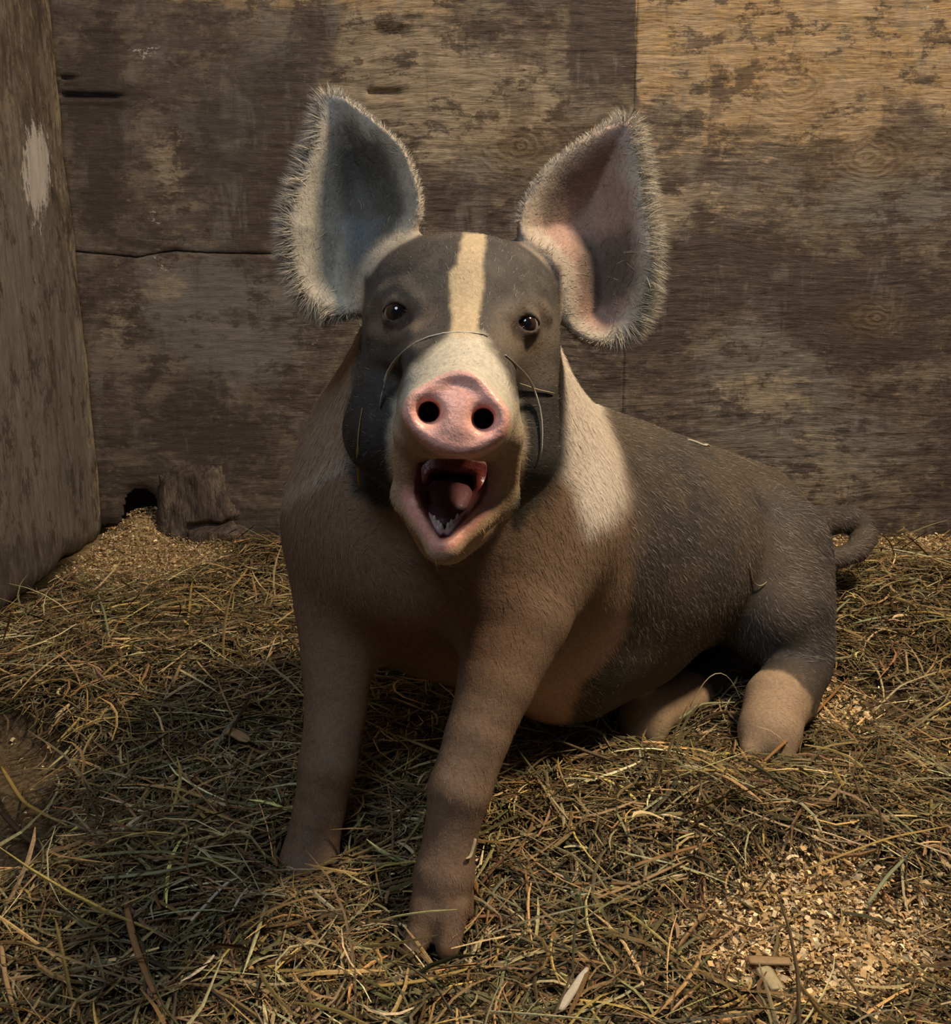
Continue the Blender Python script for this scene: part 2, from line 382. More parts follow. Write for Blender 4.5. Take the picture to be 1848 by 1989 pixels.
# splintered lumps where the sheet has been chewed at its foot
splinter = plywood_mat('splintered_wood', 'z')
def lump(poly, depth_out, thick, seed):
    """a broken slab standing proud of the sheet; outline in wall coordinates, faceted surface"""
    pl = np.array([[on_wall(a, b)[0], on_wall(a, b)[2]] for a, b in poly])
    n = 46; x = np.linspace(pl[:, 0].min()-0.005, pl[:, 0].max()+0.005, n); z = np.linspace(pl[:, 1].min()-0.005, pl[:, 1].max()+0.005, n)
    X, Z = np.meshgrid(x, z, indexing='ij'); X, Z = X.ravel(), Z.ravel()
    rag = 0.006*(noise2(X, Z, 60, seed)-0.5)
    d = poly_sdf(X, Z, pl)+rag
    p = np.stack([X, Z*0, Z], 1)
    y = WALL_Y - depth_out*smooth(0.0, 0.02, -d) - 0.014*(fbm(p*np.array([5, 1, 1]), 18, seed, 3)-0.5)*smooth(0, 0.015, -d)
    F4 = grid_faces(n, n); F4 = F4[d[F4].mean(1) < 0.002]
    used = np.unique(F4); remap = -np.ones(len(X), int); remap[used] = np.arange(len(used)); F4 = remap[F4]
    V = np.stack([X, y, Z], 1)[used]; m = len(V)
    ed = np.concatenate([F4[:, [0, 1]], F4[:, [1, 2]], F4[:, [2, 3]], F4[:, [3, 0]]])
    key = ed.min(1)*m+ed.max(1); uq, ix, ct = np.unique(key, return_index=True, return_counts=True); rim = ed[ix[ct == 1]]
    V2 = V.copy(); V2[:, 1] = WALL_Y+thick
    FF = np.concatenate([F4, F4[:, ::-1]+m, np.stack([rim[:, 1], rim[:, 0], rim[:, 0]+m, rim[:, 1]+m], 1)])
    zero = np.zeros(2*m)
    return mesh_np('splinter', np.concatenate([V, V2]), FF, None, dict(worn=zero, pale=zero+(0.25 if seed == 62 else 0.0), grey=zero+0.15, grime_shade=zero+0.45, paint=zero, rough=zero+1))
obj('splintered_slab', lump([(306, 990), (312, 925), (345, 905), (430, 903), (436, 940), (450, 975), (470, 1000), (440, 1020), (372, 1022), (360, 1066), (302, 1034)], 0.022, 0.004, 61), splinter, wall_back)
obj('splintered_slab', lump([(366, 1030), (400, 1016), (450, 1012), (486, 1030), (500, 1075), (470, 1110), (380, 1110), (362, 1070)], 0.045, 0.004, 62), splinter, wall_back)

# ---- side wall on the left, running towards the viewer
SW0, SW1 = np.array([-1.012, 2.506]), np.array([-0.955, 0.1])
nu, nv = 260, 230
s = np.linspace(0, 1, nu)**1.5; zz = np.linspace(0, 1, nv)
dirn = (SW1-SW0)/np.linalg.norm(SW1-SW0); nrm2 = np.array([-dirn[1], dirn[0]]);
if nrm2[0] < 0: nrm2 = -nrm2
S, Zs = np.meshgrid(s*np.linalg.norm(SW1-SW0), zz, indexing='ij'); S, Zs = S.ravel(), Zs.ravel()
botz = 0.012 + 0.03*noise2(S, S*0, 9, 71, 3)
Zw = botz*(1-Zs) + 1.95*Zs
p = np.stack([S, S*0, Zw], 1)
out = 0.014*(fbm(p*np.array([3, 1, 1]), 4, 72, 3)-0.5) + 0.006*(fbm(p*np.array([8, 1, 1]), 9, 73, 2)-0.5)
out = out - 0.016*np.clip(1-S/0.022, 0, 1)**2          # rounded end of the sheet at the corner
out = out - 0.02*np.clip(1-(Zw-botz)/0.05, 0, 1)**2
V = np.stack([SW0[0]+dirn[0]*S+nrm2[0]*out, SW0[1]+dirn[1]*S+nrm2[1]*out, Zw], 1)
px, py, _ = proj(V)
z0 = np.zeros(len(V))
maps = dict(rough=z0+0.30, worn=z0+0.30*smooth(100, 20, py)*smooth(0.3, 0.0, S), pale=0.50*np.exp(-(S/0.10)**2)+0.25*blob(px, py, 20, 300, 60, 300),
            grey=0.95*blob(px, py, 60, 850, 130, 260)+0.8*blob(px, py, 20, 560, 70, 200)+0.3, grime_shade=0.55*smooth(1000, 1060, py)+0.35*blob(px, py, 110, 620, 50, 250),  # darkening along the foot is a shadow painted into the colour
            paint=0.85*blob(px, py, 70, 325, 36, 105)+0.32*blob(px, py, 85, 560, 40, 160)+0.28*blob(px, py, 60, 140, 30, 70)+0.26*blob(px, py, 165, 880, 40, 130))
n = len(V); V2 = V.copy(); V2[:, 0] -= 0.06
FF = grid_faces(nu, nv)[:, ::-1]
ed = np.concatenate([FF[:, [0, 1]], FF[:, [1, 2]], FF[:, [2, 3]], FF[:, [3, 0]]])
key = ed.min(1)*n+ed.max(1); uq, ix, ct = np.unique(key, return_index=True, return_counts=True); rim = ed[ix[ct == 1]]
tag(obj('wall_left', mesh_np('wall_left', np.concatenate([V, V2]), np.concatenate([FF, FF[:, ::-1]+n, np.stack([rim[:, 1], rim[:, 0], rim[:, 0]+n, rim[:, 1]+n], 1)]),
        None, {k: np.concatenate([a, a]) for k, a in maps.items()}), plywood_mat('weathered_partition', 'z')), kind='structure')
# ------------------------------------------------------------------ the pig: one blended surface
BIG = 1.0
def Rm(rpx, d): return rpx*d/F
PRIMS = []       # (kind, data, k, centre, bound)
def cone(a, b, k=0.03):
    """tapered capsule; a, b = (x, y, depth, radius) measured on the animal"""
    pa, ra = P(a[0], a[1], a[2]), Rm(a[3], a[2]); pb, rb = P(b[0], b[1], b[2]), Rm(b[3], b[2])
    PRIMS.append(('cone', (pa, ra, pb, rb), k, (pa+pb)/2, np.linalg.norm(pb-pa)/2 + max(ra, rb)))
def ell(c, rx, ry, rz, k=0.03):
    """ellipsoid, radii: across, up, along the view in metres"""
    pc = P(*c[:3]); PRIMS.append(('ell', (pc, rx, ry, rz), k, pc, max(rx, ry, rz)))
def chain(pts, k=0.03):
    seg = []
    for a, b in zip(pts[:-1], pts[1:]): seg.append((P(*a[:3]), Rm(a[3], a[2]), P(*b[:3]), Rm(b[3], b[2])))
    allp = np.array([P(*a[:3]) for a in pts]); c = (allp.max(0)+allp.min(0))/2
    PRIMS.append(('chain', seg, k, c, max(np.linalg.norm(allp-c, axis=1)) + max(Rm(a[3], a[2]) for a in pts)))

def d_cone(p, pa, ra, pb, rb):
    ba = pb-pa; l2 = ba @ ba; rr = ra-rb; a2 = l2-rr*rr; il2 = 1/l2
    pp = p-pa; y = pp @ ba; z = y-l2
    x2 = ((pp*l2 - np.outer(y, ba))**2).sum(1)
    y2 = y*y*l2; z2 = z*z*l2
    k = np.sign(rr)*rr*rr*x2
    d = (np.sqrt(np.maximum(x2*a2*il2, 0)) + y*rr)*il2 - ra
    m1 = np.sign(z)*a2*z2 > k
    m2 = np.sign(y)*a2*y2 < k
    d = np.where(m2, np.sqrt(x2+y2)*il2 - ra, d)
    d = np.where(m1, np.sqrt(x2+z2)*il2 - rb, d)
    return d
def d_ell(p, c, rx, ry, rz):
    q = p-c; u = np.stack([q @ RIGHT/rx, q @ UP/ry, q @ FWD/rz], 1)
    g = np.stack([u[:, 0]/rx, u[:, 1]/ry, u[:, 2]/rz], 1)
    k0 = np.sqrt((u*u).sum(1)); k1 = np.sqrt((g*g).sum(1))+1e-9
    return k0*(k0-1)/k1
def smin(a, b, k):
    h = np.maximum(k-np.abs(a-b), 0)/k
    return np.minimum(a, b) - h*h*k*0.25
def smax(a, b, k): return -smin(-a, -b, k)

# trunk
cone((893, 640, 1.06, 165), (880, 930, 1.24, 290), 0.05)
chain([(878, 990, 1.25, 286), (1150, 1065, 1.52, 262), (1418, 1056, 1.82, 166)], 0.06)
ell((800, 1020, 1.16), 0.125, 0.115, 0.09, 0.06)          # breast
cone((850, 1180, 1.26, 130), (1090, 1240, 1.42, 150), 0.06)   # brisket to belly
cone((1090, 1260, 1.42, 125), (1220, 1230, 1.52, 110), 0.05)
# near hind leg
chain([(1466, 1082, 1.66, 146), (1504, 1180, 1.60, 112), (1548, 1258, 1.575, 66)], 0.016)
chain([(1546, 1250, 1.58, 66), (1556, 1300, 1.555, 56), (1512, 1362, 1.50, 63), (1492, 1418, 1.455, 56)], 0.02)
cone((1492, 1418, 1.455, 50), (1462, 1456, 1.43, 24), 0.012)
cone((1505, 1420, 1.455, 50), (1517, 1464, 1.43, 26), 0.012)
cone((1566, 1345, 1.53, 26), (1572, 1385, 1.50, 14), 0.012)
# far hind leg, tucked under
cone((1395, 1190, 1.86, 90), (1400, 1305, 1.74, 56), 0.03)
chain([(1400, 1305, 1.74, 54), (1328, 1356, 1.62, 46), (1252, 1392, 1.53, 47)], 0.02)
cone((1252, 1395, 1.53, 42), (1226, 1425, 1.51, 22), 0.012)
cone((1262, 1400, 1.53, 40), (1272, 1432, 1.51, 20), 0.012)
# near front leg (picture right)
chain([(1035, 1030, 1.19, 150), (1003, 1190, 1.125, 106), (965, 1325, 1.09, 74), (928, 1430, 1.07, 62), (893, 1535, 1.055, 61),
       (876, 1620, 1.055, 51), (863, 1700, 1.05, 58), (853, 1752, 1.045, 54)], 0.035)
cone((833, 1770, 1.035, 36), (803, 1846, 1.02, 22), 0.008)
cone((876, 1765, 1.035, 36), (870, 1840, 1.02, 24), 0.008)
cone((905, 1740, 1.06, 16), (911, 1775, 1.055, 10), 0.012)
# other front leg (picture left)
chain([(700, 1030, 1.21, 145), (672, 1170, 1.205, 98), (657, 1280, 1.20, 70), (652, 1385, 1.19, 58), (637, 1485, 1.17, 56),
       (620, 1575, 1.17, 49), (603, 1660, 1.17, 54), (596, 1690, 1.165, 54)], 0.035)
cone((580, 1690, 1.16, 36), (557, 1735, 1.145, 22), 0.014)
cone((614, 1690, 1.16, 36), (610, 1738, 1.145, 23), 0.014)
# head
ell((896, 610, 1.0), 0.099, 0.080, 0.105, 0.03)
cone((800, 560, 1.0, 70), (985, 570, 1.0, 72), 0.03)
cone((795, 680, 0.985, 78), (770, 836, 0.985, 104), 0.035)
cone((1000, 700, 0.985, 84), (988, 880, 0.985, 98), 0.035)
cone((897, 650, 0.945, 112), (890, 790, 0.84, 108), 0.035)
cone((890, 790, 0.84, 108), (889, 815, 0.81, 100), 0.02)
cone((800, 845, 0.855, 34), (797, 960, 0.90, 32), 0.02)
cone((985, 850, 0.855, 32), (972, 965, 0.90, 34), 0.02)
cone((797, 965, 0.90, 32), (857, 1062, 0.855, 27), 0.015)
cone((965, 972, 0.90, 36), (864, 1062, 0.855, 27), 0.015)
cone((885, 950, 1.0, 118), (866, 1040, 0.915, 58), 0.03)
# brows and cheek folds
#BROWS
# tail
chain([(1555, 1025, 1.90, 40), (1600, 1012, 1.95, 30), (1645, 1008, 1.97, 26), (1672, 1022, 1.975, 25), (1679, 1046, 1.96, 24),
       (1664, 1070, 1.935, 22), (1630, 1084, 1.92, 20), (1598, 1090, 1.91, 15)], 0.012)

DISC = round_poly([(894, 718), (932, 729), (956, 757), (986, 792), (992, 818), (983, 853), (955, 877), (920, 891), (890, 896),
                   (848, 882), (813, 857), (788, 828), (780, 798), (793, 768), (824, 748), (858, 728)], 1)
EAR_L = round_poly([(634, 205), (668, 202), (706, 230), (754, 268), (792, 306), (816, 363), (826, 412), (820, 452), (790, 485), (745, 512),
                    (722, 547), (706, 600), (668, 619), (618, 606), (576, 567), (561, 508), (558, 438), (574, 383), (592, 339), (612, 286), (624, 243)], 1)
EAR_R = round_poly([(1222, 246), (1186, 254), (1123, 287), (1067, 330), (1032, 373), (1004, 428), (1000, 468), (1025, 492), (1058, 512),
                    (1080, 540), (1092, 590), (1100, 640), (1138, 666), (1186, 671), (1234, 642), (1262, 590), (1271, 518), (1262, 445),
                    (1248, 373), (1235, 301)], 1)
CAV = round_poly([(812, 890), (945, 892), (950, 930), (946, 966), (905, 1010), (861, 1055), (840, 1026), (803, 970), (806, 925)], 1)
DISC_D, EAR_LD, EAR_RD = 0.790, 1.005, 1.005
DISC_P = np.array([P(x, y, DISC_D) for x, y in DISC])
def local_poly(poly, depth, cx, cy):
    s = depth/F; return np.stack([(poly[:, 0]-cx)*s, -(poly[:, 1]-cy)*s], 1)
DISC_L = local_poly(DISC, DISC_D, 888, 808); DISC_O = P(888, 808, DISC_D)
EAR_LL = local_poly(EAR_L, EAR_LD, 690, 410); EAR_LO = P(690, 410, EAR_LD)
EAR_RL = local_poly(EAR_R, EAR_RD, 1140, 460); EAR_RO = P(1140, 460, EAR_RD)
def loc(p, o):
    q = p-o; return q @ RIGHT, q @ UP, q @ FWD
def d_ear(p, o, poly, side):
    u, v, w = loc(p, o)
    d2 = poly_sdf(u, v, poly)
    cup = 0.045*smooth(0.0, 0.058, -d2) - 0.016
    # the inner edge rolls forward, the outer flap leans away, the tip nods towards the viewer
    cup = cup + side*u*0.22 + 0.30*np.maximum(-v-0.02, 0) - 0.10*np.maximum(v-0.03, 0)
    t = 0.0035 + 0.005*smooth(0.0, 0.05, -d2)
    wz = (w-cup)*0.72
    q1 = d2+0.004; q2 = np.abs(wz)-t
    return np.sqrt(np.maximum(q1, 0)**2+np.maximum(q2, 0)**2) + np.minimum(np.maximum(q1, q2), 0) - 0.0025
def d_disc(p):
    u, v, w = loc(p, DISC_O)
    d2 = poly_sdf(u, v, DISC_L)
    face = -0.004*np.exp(-((d2+0.006)/0.007)**2) + 0.010*np.exp(-(u/0.02)**2-((v-0.019)/0.014)**2) - 0.006*np.exp(-(u/0.018)**2-((v+0.016)/0.014)**2)
    q1 = d2+0.008; q2 = np.abs(w-face)-0.012
    return np.sqrt(np.maximum(q1, 0)**2+np.maximum(q2, 0)**2) + np.minimum(np.maximum(q1, q2), 0) - 0.008
EYES = [(773, 610, 27, -1), (1022, 632, 24, 1)]
EYE_POS = []
def near(p, c, r): return np.nonzero(((p-c)**2).sum(1) < r*r)[0]
def pig_sdf(p, eyes=True):
    d = np.full(len(p), BIG)
    for kind, data, k, c, b in PRIMS:
        i = near(p, c, b+0.07)
        if not len(i): continue
        if kind == 'chain':
            v = d_cone(p[i], *data[0])
            for sgm in data[1:]: v = smin(v, d_cone(p[i], *sgm), 0.006)
        else: v = d_cone(p[i], *data) if kind == 'cone' else d_ell(p[i], *data)
        d[i] = smin(d[i], v, k)
    for o, poly, side in ((EAR_LO, EAR_LL, -0.6), (EAR_RO, EAR_RL, 0.6)):
        i = near(p, o, 0.20)
        if len(i): d[i] = smin(d[i], d_ear(p[i], o, poly, side), 0.018)
    i = near(p, DISC_O, 0.13)
    if len(i):
        d[i] = smin(d[i], d_disc(p[i]), 0.012)
        for x, y, rx in ((834, 801, 1), (938, 814, 1)):
            a = P(x, y, 0.765); b = P(x + (-2 if x < 888 else 2), y-2, 0.815)
            c = d_cone(p[i], a, 0.0096, b, 0.0080)
            d[i] = smax(d[i], -c, 0.008)
    i = near(p, P(875, 970, 0.88), 0.15)
    if len(i):
        q = p[i]; x, y, dep = proj(q)
        c = poly_sdf(x, y, CAV)*dep/F*0.97 + np.maximum(dep-0.86, 0)*0.18
        c = np.maximum(c, dep-0.985)
        d[i] = smax(d[i], -c, 0.007)
    if eyes:
        for pos, r in EYE_POS:
            i = near(p, pos, 0.06)
            if len(i):
                q = p[i]
                sd_ = 1.0 if (pos @ RIGHT) > -0.01 else -1.0
                nrm_ = -FWD*0.96 + RIGHT*sd_*0.25; nrm_ /= np.linalg.norm(nrm_)
                e1 = np.cross(UP, nrm_); e1 /= np.linalg.norm(e1); e2 = np.cross(nrm_, e1)
                g = q-pos; u, v, w = g @ e1, g @ e2, g @ nrm_; rad = np.sqrt((g*g).sum(1))
                d[i] = smin(d[i], rad-r*1.17, 0.010)                     # lids bulge over the ball
                bow = 1-(u/(1.04*r))**2
                slit = np.maximum(v-0.60*r*bow, -v-0.56*r*bow)*0.8       # almond opening
                d[i] = smax(d[i], -np.maximum(np.maximum(slit, rad-r*1.6), -(w+0.35*r)), 0.003)
                d[i] = smin(d[i], np.sqrt((u/1.15)**2+(w-0.62*r)**2 + np.maximum(np.abs(v-(0.98*r-0.35*u*u/r)), 0)**2) - 0.0022, 0.006)   # crease above
    return d
def surface_depth(x, y, d0=0.7, d1=2.3, n=1200, eyes=True):
    ds = np.linspace(d0, d1, n)
    pts = CAM + ds[:, None]*(FWD + RIGHT*((x-924.0)/F) + UP*(-(y-994.5)/F))
    v = pig_sdf(pts, eyes)
    h = np.nonzero(v < 0)[0]
    return ds[h[0]] if len(h) else None
def fold(pts, r, k, sink=0.004):
    q = []
    for a, b in pts:
        dd = surface_depth(a, b, eyes=False); q.append((a, b, dd+sink, r))
    chain(q, k)
fold([(726, 610), (745, 578), (785, 564), (814, 588)], 11, 0.014)
fold([(984, 612), (1006, 592), (1036, 594), (1058, 612)], 9, 0.014)
fold([(728, 650), (765, 662), (806, 650)], 11, 0.014)
fold([(735, 690), (775, 700), (812, 684)], 8, 0.014)
for x, y, rp, s in EYES:
    dd = surface_depth(x, y, eyes=False); r = Rm(rp, dd)
    EYE_POS.append((P(x, y, dd + r*0.40), r))

def mesh_sdf(f, lo, hi, h, block=4):
    """sparse surface nets"""
    H = h*block
    n = np.ceil((np.array(hi)-np.array(lo))/H).astype(int)
    g = np.stack(np.meshgrid(*[np.arange(k) for k in n], indexing='ij'), -1).reshape(-1, 3)
    c = np.array(lo) + (g+0.5)*H
    v = np.concatenate([f(x) for x in np.array_split(c, max(1, len(c)//200000))])
    g = g[np.abs(v) < H*1.25]
    b = np.stack(np.meshgrid(*[np.arange(block)]*3, indexing='ij'), -1).reshape(-1, 3)
    cells = (g[:, None, :]*block + b[None]).reshape(-1, 3)
    M = n*block+2
    def cid(a): return (a[:, 0]*M[1] + a[:, 1])*M[2] + a[:, 2]
    corner = np.stack(np.meshgrid([0, 1], [0, 1], [0, 1], indexing='ij'), -1).reshape(-1, 3)
    pid = np.unique(np.concatenate([cid(cells+q) for q in corner]))
    pc = np.stack([pid//(M[1]*M[2]), (pid//M[2]) % M[1], pid % M[2]], 1)
    pts = np.array(lo) + pc*h
    val = np.concatenate([f(x) for x in np.array_split(pts, max(1, len(pts)//300000))])
    val = np.where(val == 0, 1e-7, val)
    cv = np.stack([val[np.searchsorted(pid, cid(cells+q))] for q in corner], 1)
    act = (cv.min(1) < 0) & (cv.max(1) > 0)
    cells, cv = cells[act], cv[act]
    ids = cid(cells); o = np.argsort(ids); cells, cv, ids = cells[o], cv[o], ids[o]
    acc = np.zeros((len(cells), 3)); cnt = np.zeros(len(cells))
    for a in range(8):
        for ax in range(3):
            if corner[a][ax]: continue
            q = corner[a].copy(); q[ax] = 1; bi = q[0]*4+q[1]*2+q[2]
            va, vb = cv[:, a], cv[:, bi]; m = (va < 0) != (vb < 0)
            t = va[m]/(va[m]-vb[m])
            pt = np.repeat(corner[a][None].astype(float), m.sum(), 0); pt[:, ax] += t
            acc[m] += pt; cnt[m] += 1
    verts = np.array(lo) + (cells + acc/cnt[:, None])*h
    faces = []
    for ax in range(3):
        e = np.zeros(3, int); e[ax] = 1
        u = np.zeros(3, int); u[(ax+1) % 3] = 1; w = np.zeros(3, int); w[(ax+2) % 3] = 1
        bi = e[0]*4+e[1]*2+e[2]
        va, vb = cv[:, 0], cv[:, bi]; m = (va < 0) != (vb < 0)
        base = cells[m]; neg = va[m] < 0
        idx = []; ok = np.ones(len(base), bool)
        for off in (0*u, -u, -u-w, -w):
            k = cid(base+off); s = np.searchsorted(ids, k); s = np.minimum(s, len(ids)-1)
            ok &= ids[s] == k; idx.append(s)
        q = np.stack(idx, 1)
        q = np.where(neg[:, None], q, q[:, ::-1])
        faces.append(q[ok])
    return verts, np.concatenate(faces)

PV, PF = mesh_sdf(pig_sdf, (-0.33, 0.62, -0.03), (0.84, 2.06, 1.12), 0.0028)
def sdf_normals(p, e=0.002):
    g = np.stack([pig_sdf(p+np.eye(3)[k]*e)-pig_sdf(p-np.eye(3)[k]*e) for k in range(3)], 1)
    return g/(np.linalg.norm(g, axis=1)[:, None]+1e-9)

# ---- hide markings: pigment, plus shade painted into the chest, legs and left belt
def paint_pig(p):
    x, y, d = proj(p)
    nz = fbm(p, 45, 3, 3)-0.5; nf = fbm(p, 160, 9, 2)-0.5
    wob = 26*nz+12*nf
    def region(poly, soft=10, w=1.0): return smooth(soft, -soft, poly_sdf(x, y, np.asarray(poly, float)) + wob*w)
    def put(c, m, colr): return c*(1-m[:, None]) + np.asarray(colr)*m[:, None]
    tan = np.array([0.225, 0.148, 0.100])  # dirty hide, taken darker still to hold the shade on chest and legs
    c = np.repeat(tan[None], len(p), 0)
    wet = np.zeros(len(p))
    body = smooth(0.99, 1.05, d)
    # pale belt over the shoulders
    belt = region([(560, 600), (1100, 620), (1165, 755), (1210, 870), (1225, 960), (1195, 1020), (1140, 1040), (1110, 940), (900, 880), (700, 880), (540, 980)], 26)*body
    c = put(c, belt, (0.66, 0.58, 0.50))
    c = put(c, belt*smooth(760, 700, x), (0.33, 0.235, 0.16))  # left side of the same pale belt, painted darker as shade
    # pink belly; breast darkened to paint in the shade under the head
    c = put(c, region([(1110, 960), (1225, 940), (1235, 1190), (1180, 1290), (1110, 1420), (1000, 1440), (1040, 1250)], 30)*smooth(1.2, 1.3, d), (0.54, 0.34, 0.25))
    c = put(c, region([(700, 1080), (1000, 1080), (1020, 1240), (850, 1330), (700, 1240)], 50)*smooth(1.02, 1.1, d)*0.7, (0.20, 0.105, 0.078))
    # dark hindquarters
    dark = region([(1098, 560), (1165, 755), (1206, 880), (1214, 960), (1200, 1040), (1226, 1120), (1226, 1215), (1190, 1275), (1135, 1325), (1115, 1380),
                   (1090, 1460), (1400, 1560), (1800, 1500), (1800, 500)], 16)*smooth(1.18, 1.26, d)
    fd = np.full(len(p), 9.0)
    for a, b in (((1500, 1378, 1.48), (1484, 1440, 1.44)), ((1320, 1362, 1.60), (1245, 1405, 1.52))):
        pa, pb = P(*a), P(*b); ab = pb-pa; tt = np.clip(((p-pa) @ ab)/(ab @ ab), 0, 1)
        fd = np.minimum(fd, np.linalg.norm(p-pa-tt[:, None]*ab, axis=1))
    feet = smooth(0.070, 0.056, fd+nz*0.03)
    dark = dark*(1-feet)
    c = put(c, dark, (0.064, 0.054, 0.047))
    lo = fbm(p, 7, 91, 3)
    c = put(c, dark*smooth(0.42, 0.62, lo)*0.8, (0.098, 0.074, 0.054))
    c = put(c, dark*smooth(0.50, 0.36, lo)*0.6, (0.046, 0.042, 0.042))
    c = put(c, dark*smooth(0.05, 0.3, nz+0.1)*0.35, (0.11, 0.085, 0.066))
    c = put(c, feet*(1-dark), (0.40, 0.28, 0.18))
    # muddy streaks down the legs
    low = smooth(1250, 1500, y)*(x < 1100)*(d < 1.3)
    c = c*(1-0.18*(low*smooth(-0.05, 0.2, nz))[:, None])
    # head: dark mask
    head = smooth(1.065, 1.045, d)*smooth(1075, 1000, y)
    mask = region([(700, 440), (1075, 440), (1098, 560), (1100, 940), (1000, 1030), (960, 900), (820, 900), (800, 1000), (690, 960), (640, 800)], 14)*smooth(1.075, 1.05, d)
    c = put(c, mask, (0.070, 0.062, 0.055))
    c = put(c, mask*smooth(-0.05, 0.18, nz)*0.55, (0.115, 0.100, 0.085))
    c = put(c, mask*smooth(700, 800, y)*0.7, (0.030, 0.027, 0.025))
    for (ex, ey) in ((775, 618), (1022, 640)):
        r = np.sqrt(((x-ex)/1.15)**2+(y-ey)**2)
        c = put(c, smooth(78, 36, r+wob*1.2)*smooth(1.0, 0.97, d)*0.62, (0.22, 0.165, 0.12))
        c = put(c, smooth(30, 20, r)*smooth(1.0, 0.97, d)*0.8, (0.05, 0.035, 0.03))
    c = put(c, region([(1000, 660), (1075, 660), (1075, 740), (1020, 740)], 22)*mask*0.6, (0.20, 0.15, 0.11))
    c = put(c, region([(898, 452), (944, 452), (938, 560), (928, 640), (936, 670), (870, 670), (880, 620), (872, 560), (872, 530), (890, 515)], 5, 0.5)*smooth(1.08, 1.05, d), (0.54, 0.42, 0.27))
    # pale muzzle, yellower low on the sides
    muz = region([(872, 652), (938, 650), (978, 715), (1008, 780), (1022, 850), (1005, 960), (978, 1045), (915, 1092), (860, 1104), (795, 1066), (758, 965),
                  (758, 850), (768, 780), (800, 715), (840, 680)], 12, 0.7)*smooth(0.965, 0.94, d)
    c = put(c, muz, (0.60, 0.54, 0.43))
    c = put(c, muz*smooth(760, 900, y), (0.46, 0.31, 0.19))
    # bare pink nose, lips, inside of the mouth
    disc = smooth(5, -3, poly_sdf(x, y, DISC))*smooth(0.835, 0.825, d)
    pk = np.array([0.93, 0.49, 0.40]) + (fbm(p, 90, 21, 2)-0.5)[:, None]*np.array([0.06, 0.10, 0.09])
    c = c*(1-disc[:, None]) + pk*disc[:, None]; wet = np.maximum(wet, disc)
    cv = poly_sdf(x, y, CAV)
    lip = smooth(27, 19, cv+wob*0.25)*smooth(925, 965, y)*smooth(0.955, 0.93, d)
    c = put(c, lip, (0.70, 0.33, 0.26)); wet = np.maximum(wet, lip*0.7)
    inr = region([(915, 895), (965, 900), (968, 985), (925, 1000)], 8, 0.3)*smooth(0.955, 0.93, d)*0.8
    c = put(c, inr, (0.52, 0.27, 0.23))
    inside = smooth(1.5, -2.5, cv)*smooth(0.83, 0.85, d)*(d < 1.1)
    c = put(c, inside, (0.13, 0.028, 0.026)); wet = np.maximum(wet, inside)
    for nx, ny in ((834, 801), (938, 814)):
        r = np.sqrt((x-nx)**2+(y-ny)**2)
        c = put(c, smooth(24, 16, r)*smooth(0.785, 0.797, d)*(d < 0.85), (0.10, 0.035, 0.045))
    # ears
    for o, poly, which in ((EAR_LO, EAR_LL, 0), (EAR_RO, EAR_RL, 1)):
        u, v, w = loc(p, o); d2 = poly_sdf(u, v, poly)
        m = smooth(0.010, 0.0, d2)*smooth(0.985-0.03, 0.985, d+0*u)*smooth(1.10, 1.09, d)
        m = m*((v > -0.115) | (np.abs(x-900) > 180))
        if which == 0: m = m*smooth(842, 815, x)*(1-smooth(700, 712, x)*smooth(520, 545, y))
        else: m = m*smooth(1003, 1018, x)*(1-smooth(1098, 1086, x)*smooth(500, 530, y))
        base = np.array([0.27, 0.235, 0.185]) if which == 0 else np.array([0.40, 0.25, 0.20])
        c = put(c, m, base)
        if which == 0:
            c = put(c, m*region([(690, 250), (790, 330), (815, 430), (740, 520), (690, 540), (660, 430), (650, 300)], 24)*0.85, (0.10, 0.095, 0.085))
            c = put(c, m*region([(655, 430), (735, 430), (720, 520), (670, 530)], 16)*0.6, (0.17, 0.20, 0.22))
            c = put(c, m*region([(610, 250), (650, 300), (660, 430), (680, 545), (700, 620), (540, 620), (540, 400)], 22)*0.8, (0.48, 0.44, 0.36))
        else:
            c = put(c, m*region([(1120, 470), (1230, 440), (1250, 560), (1180, 610), (1120, 570)], 24)*0.8, (0.10, 0.085, 0.065))
            c = put(c, m*region([(1040, 400), (1090, 330), (1120, 340), (1090, 420), (1050, 470)], 18)*0.7, (0.15, 0.135, 0.11))
        rim = m*smooth(-0.026, -0.006, d2+nz*0.016)
        c = put(c, rim*0.9, (0.58, 0.50, 0.39))
        tip = m*smooth(0.050, 0.085, v-(0.02 if which == 0 else 0.02)+nz*0.05)
        c = put(c, tip*0.8, (0.66, 0.60, 0.56) if which == 0 else (0.52, 0.36, 0.31))
    c = c*(1+0.25*nf[:, None])
    return np.clip(c, 0.004, 1), wet

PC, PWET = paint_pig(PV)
t = NT('pig_hide')
cc = t.attr('Col', True)
co = t.coord()
cc = t.mix(0.5, cc, t.ramp(t.noise(co, 260, 4, 0.7), [(0.3, 0.55), (0.7, 1.35)]), 'MULTIPLY')
t.l(cc, t.b.inputs['Base Color'])
wet = t.attr('wet')
t.l(t.math('MULTIPLY_ADD', wet, -0.38, 0.68), t.b.inputs['Roughness'])
t.l(t.math('MULTIPLY_ADD', wet, 0.25, 0.2), t.b.inputs['Specular IOR Level'])
t.l(t.math('MULTIPLY', wet, 0.12), t.b.inputs['Subsurface Weight'])
t.b.inputs['Subsurface Radius'].default_value = (0.01, 0.004, 0.003)
t.bump(t.math('ADD', t.noise(co, 420, 3), t.noise(co, 90, 3)), 0.22, 0.003)
pig_hide = t.m
pig = bpy.data.objects.new('pig', None); col.objects.link(pig)
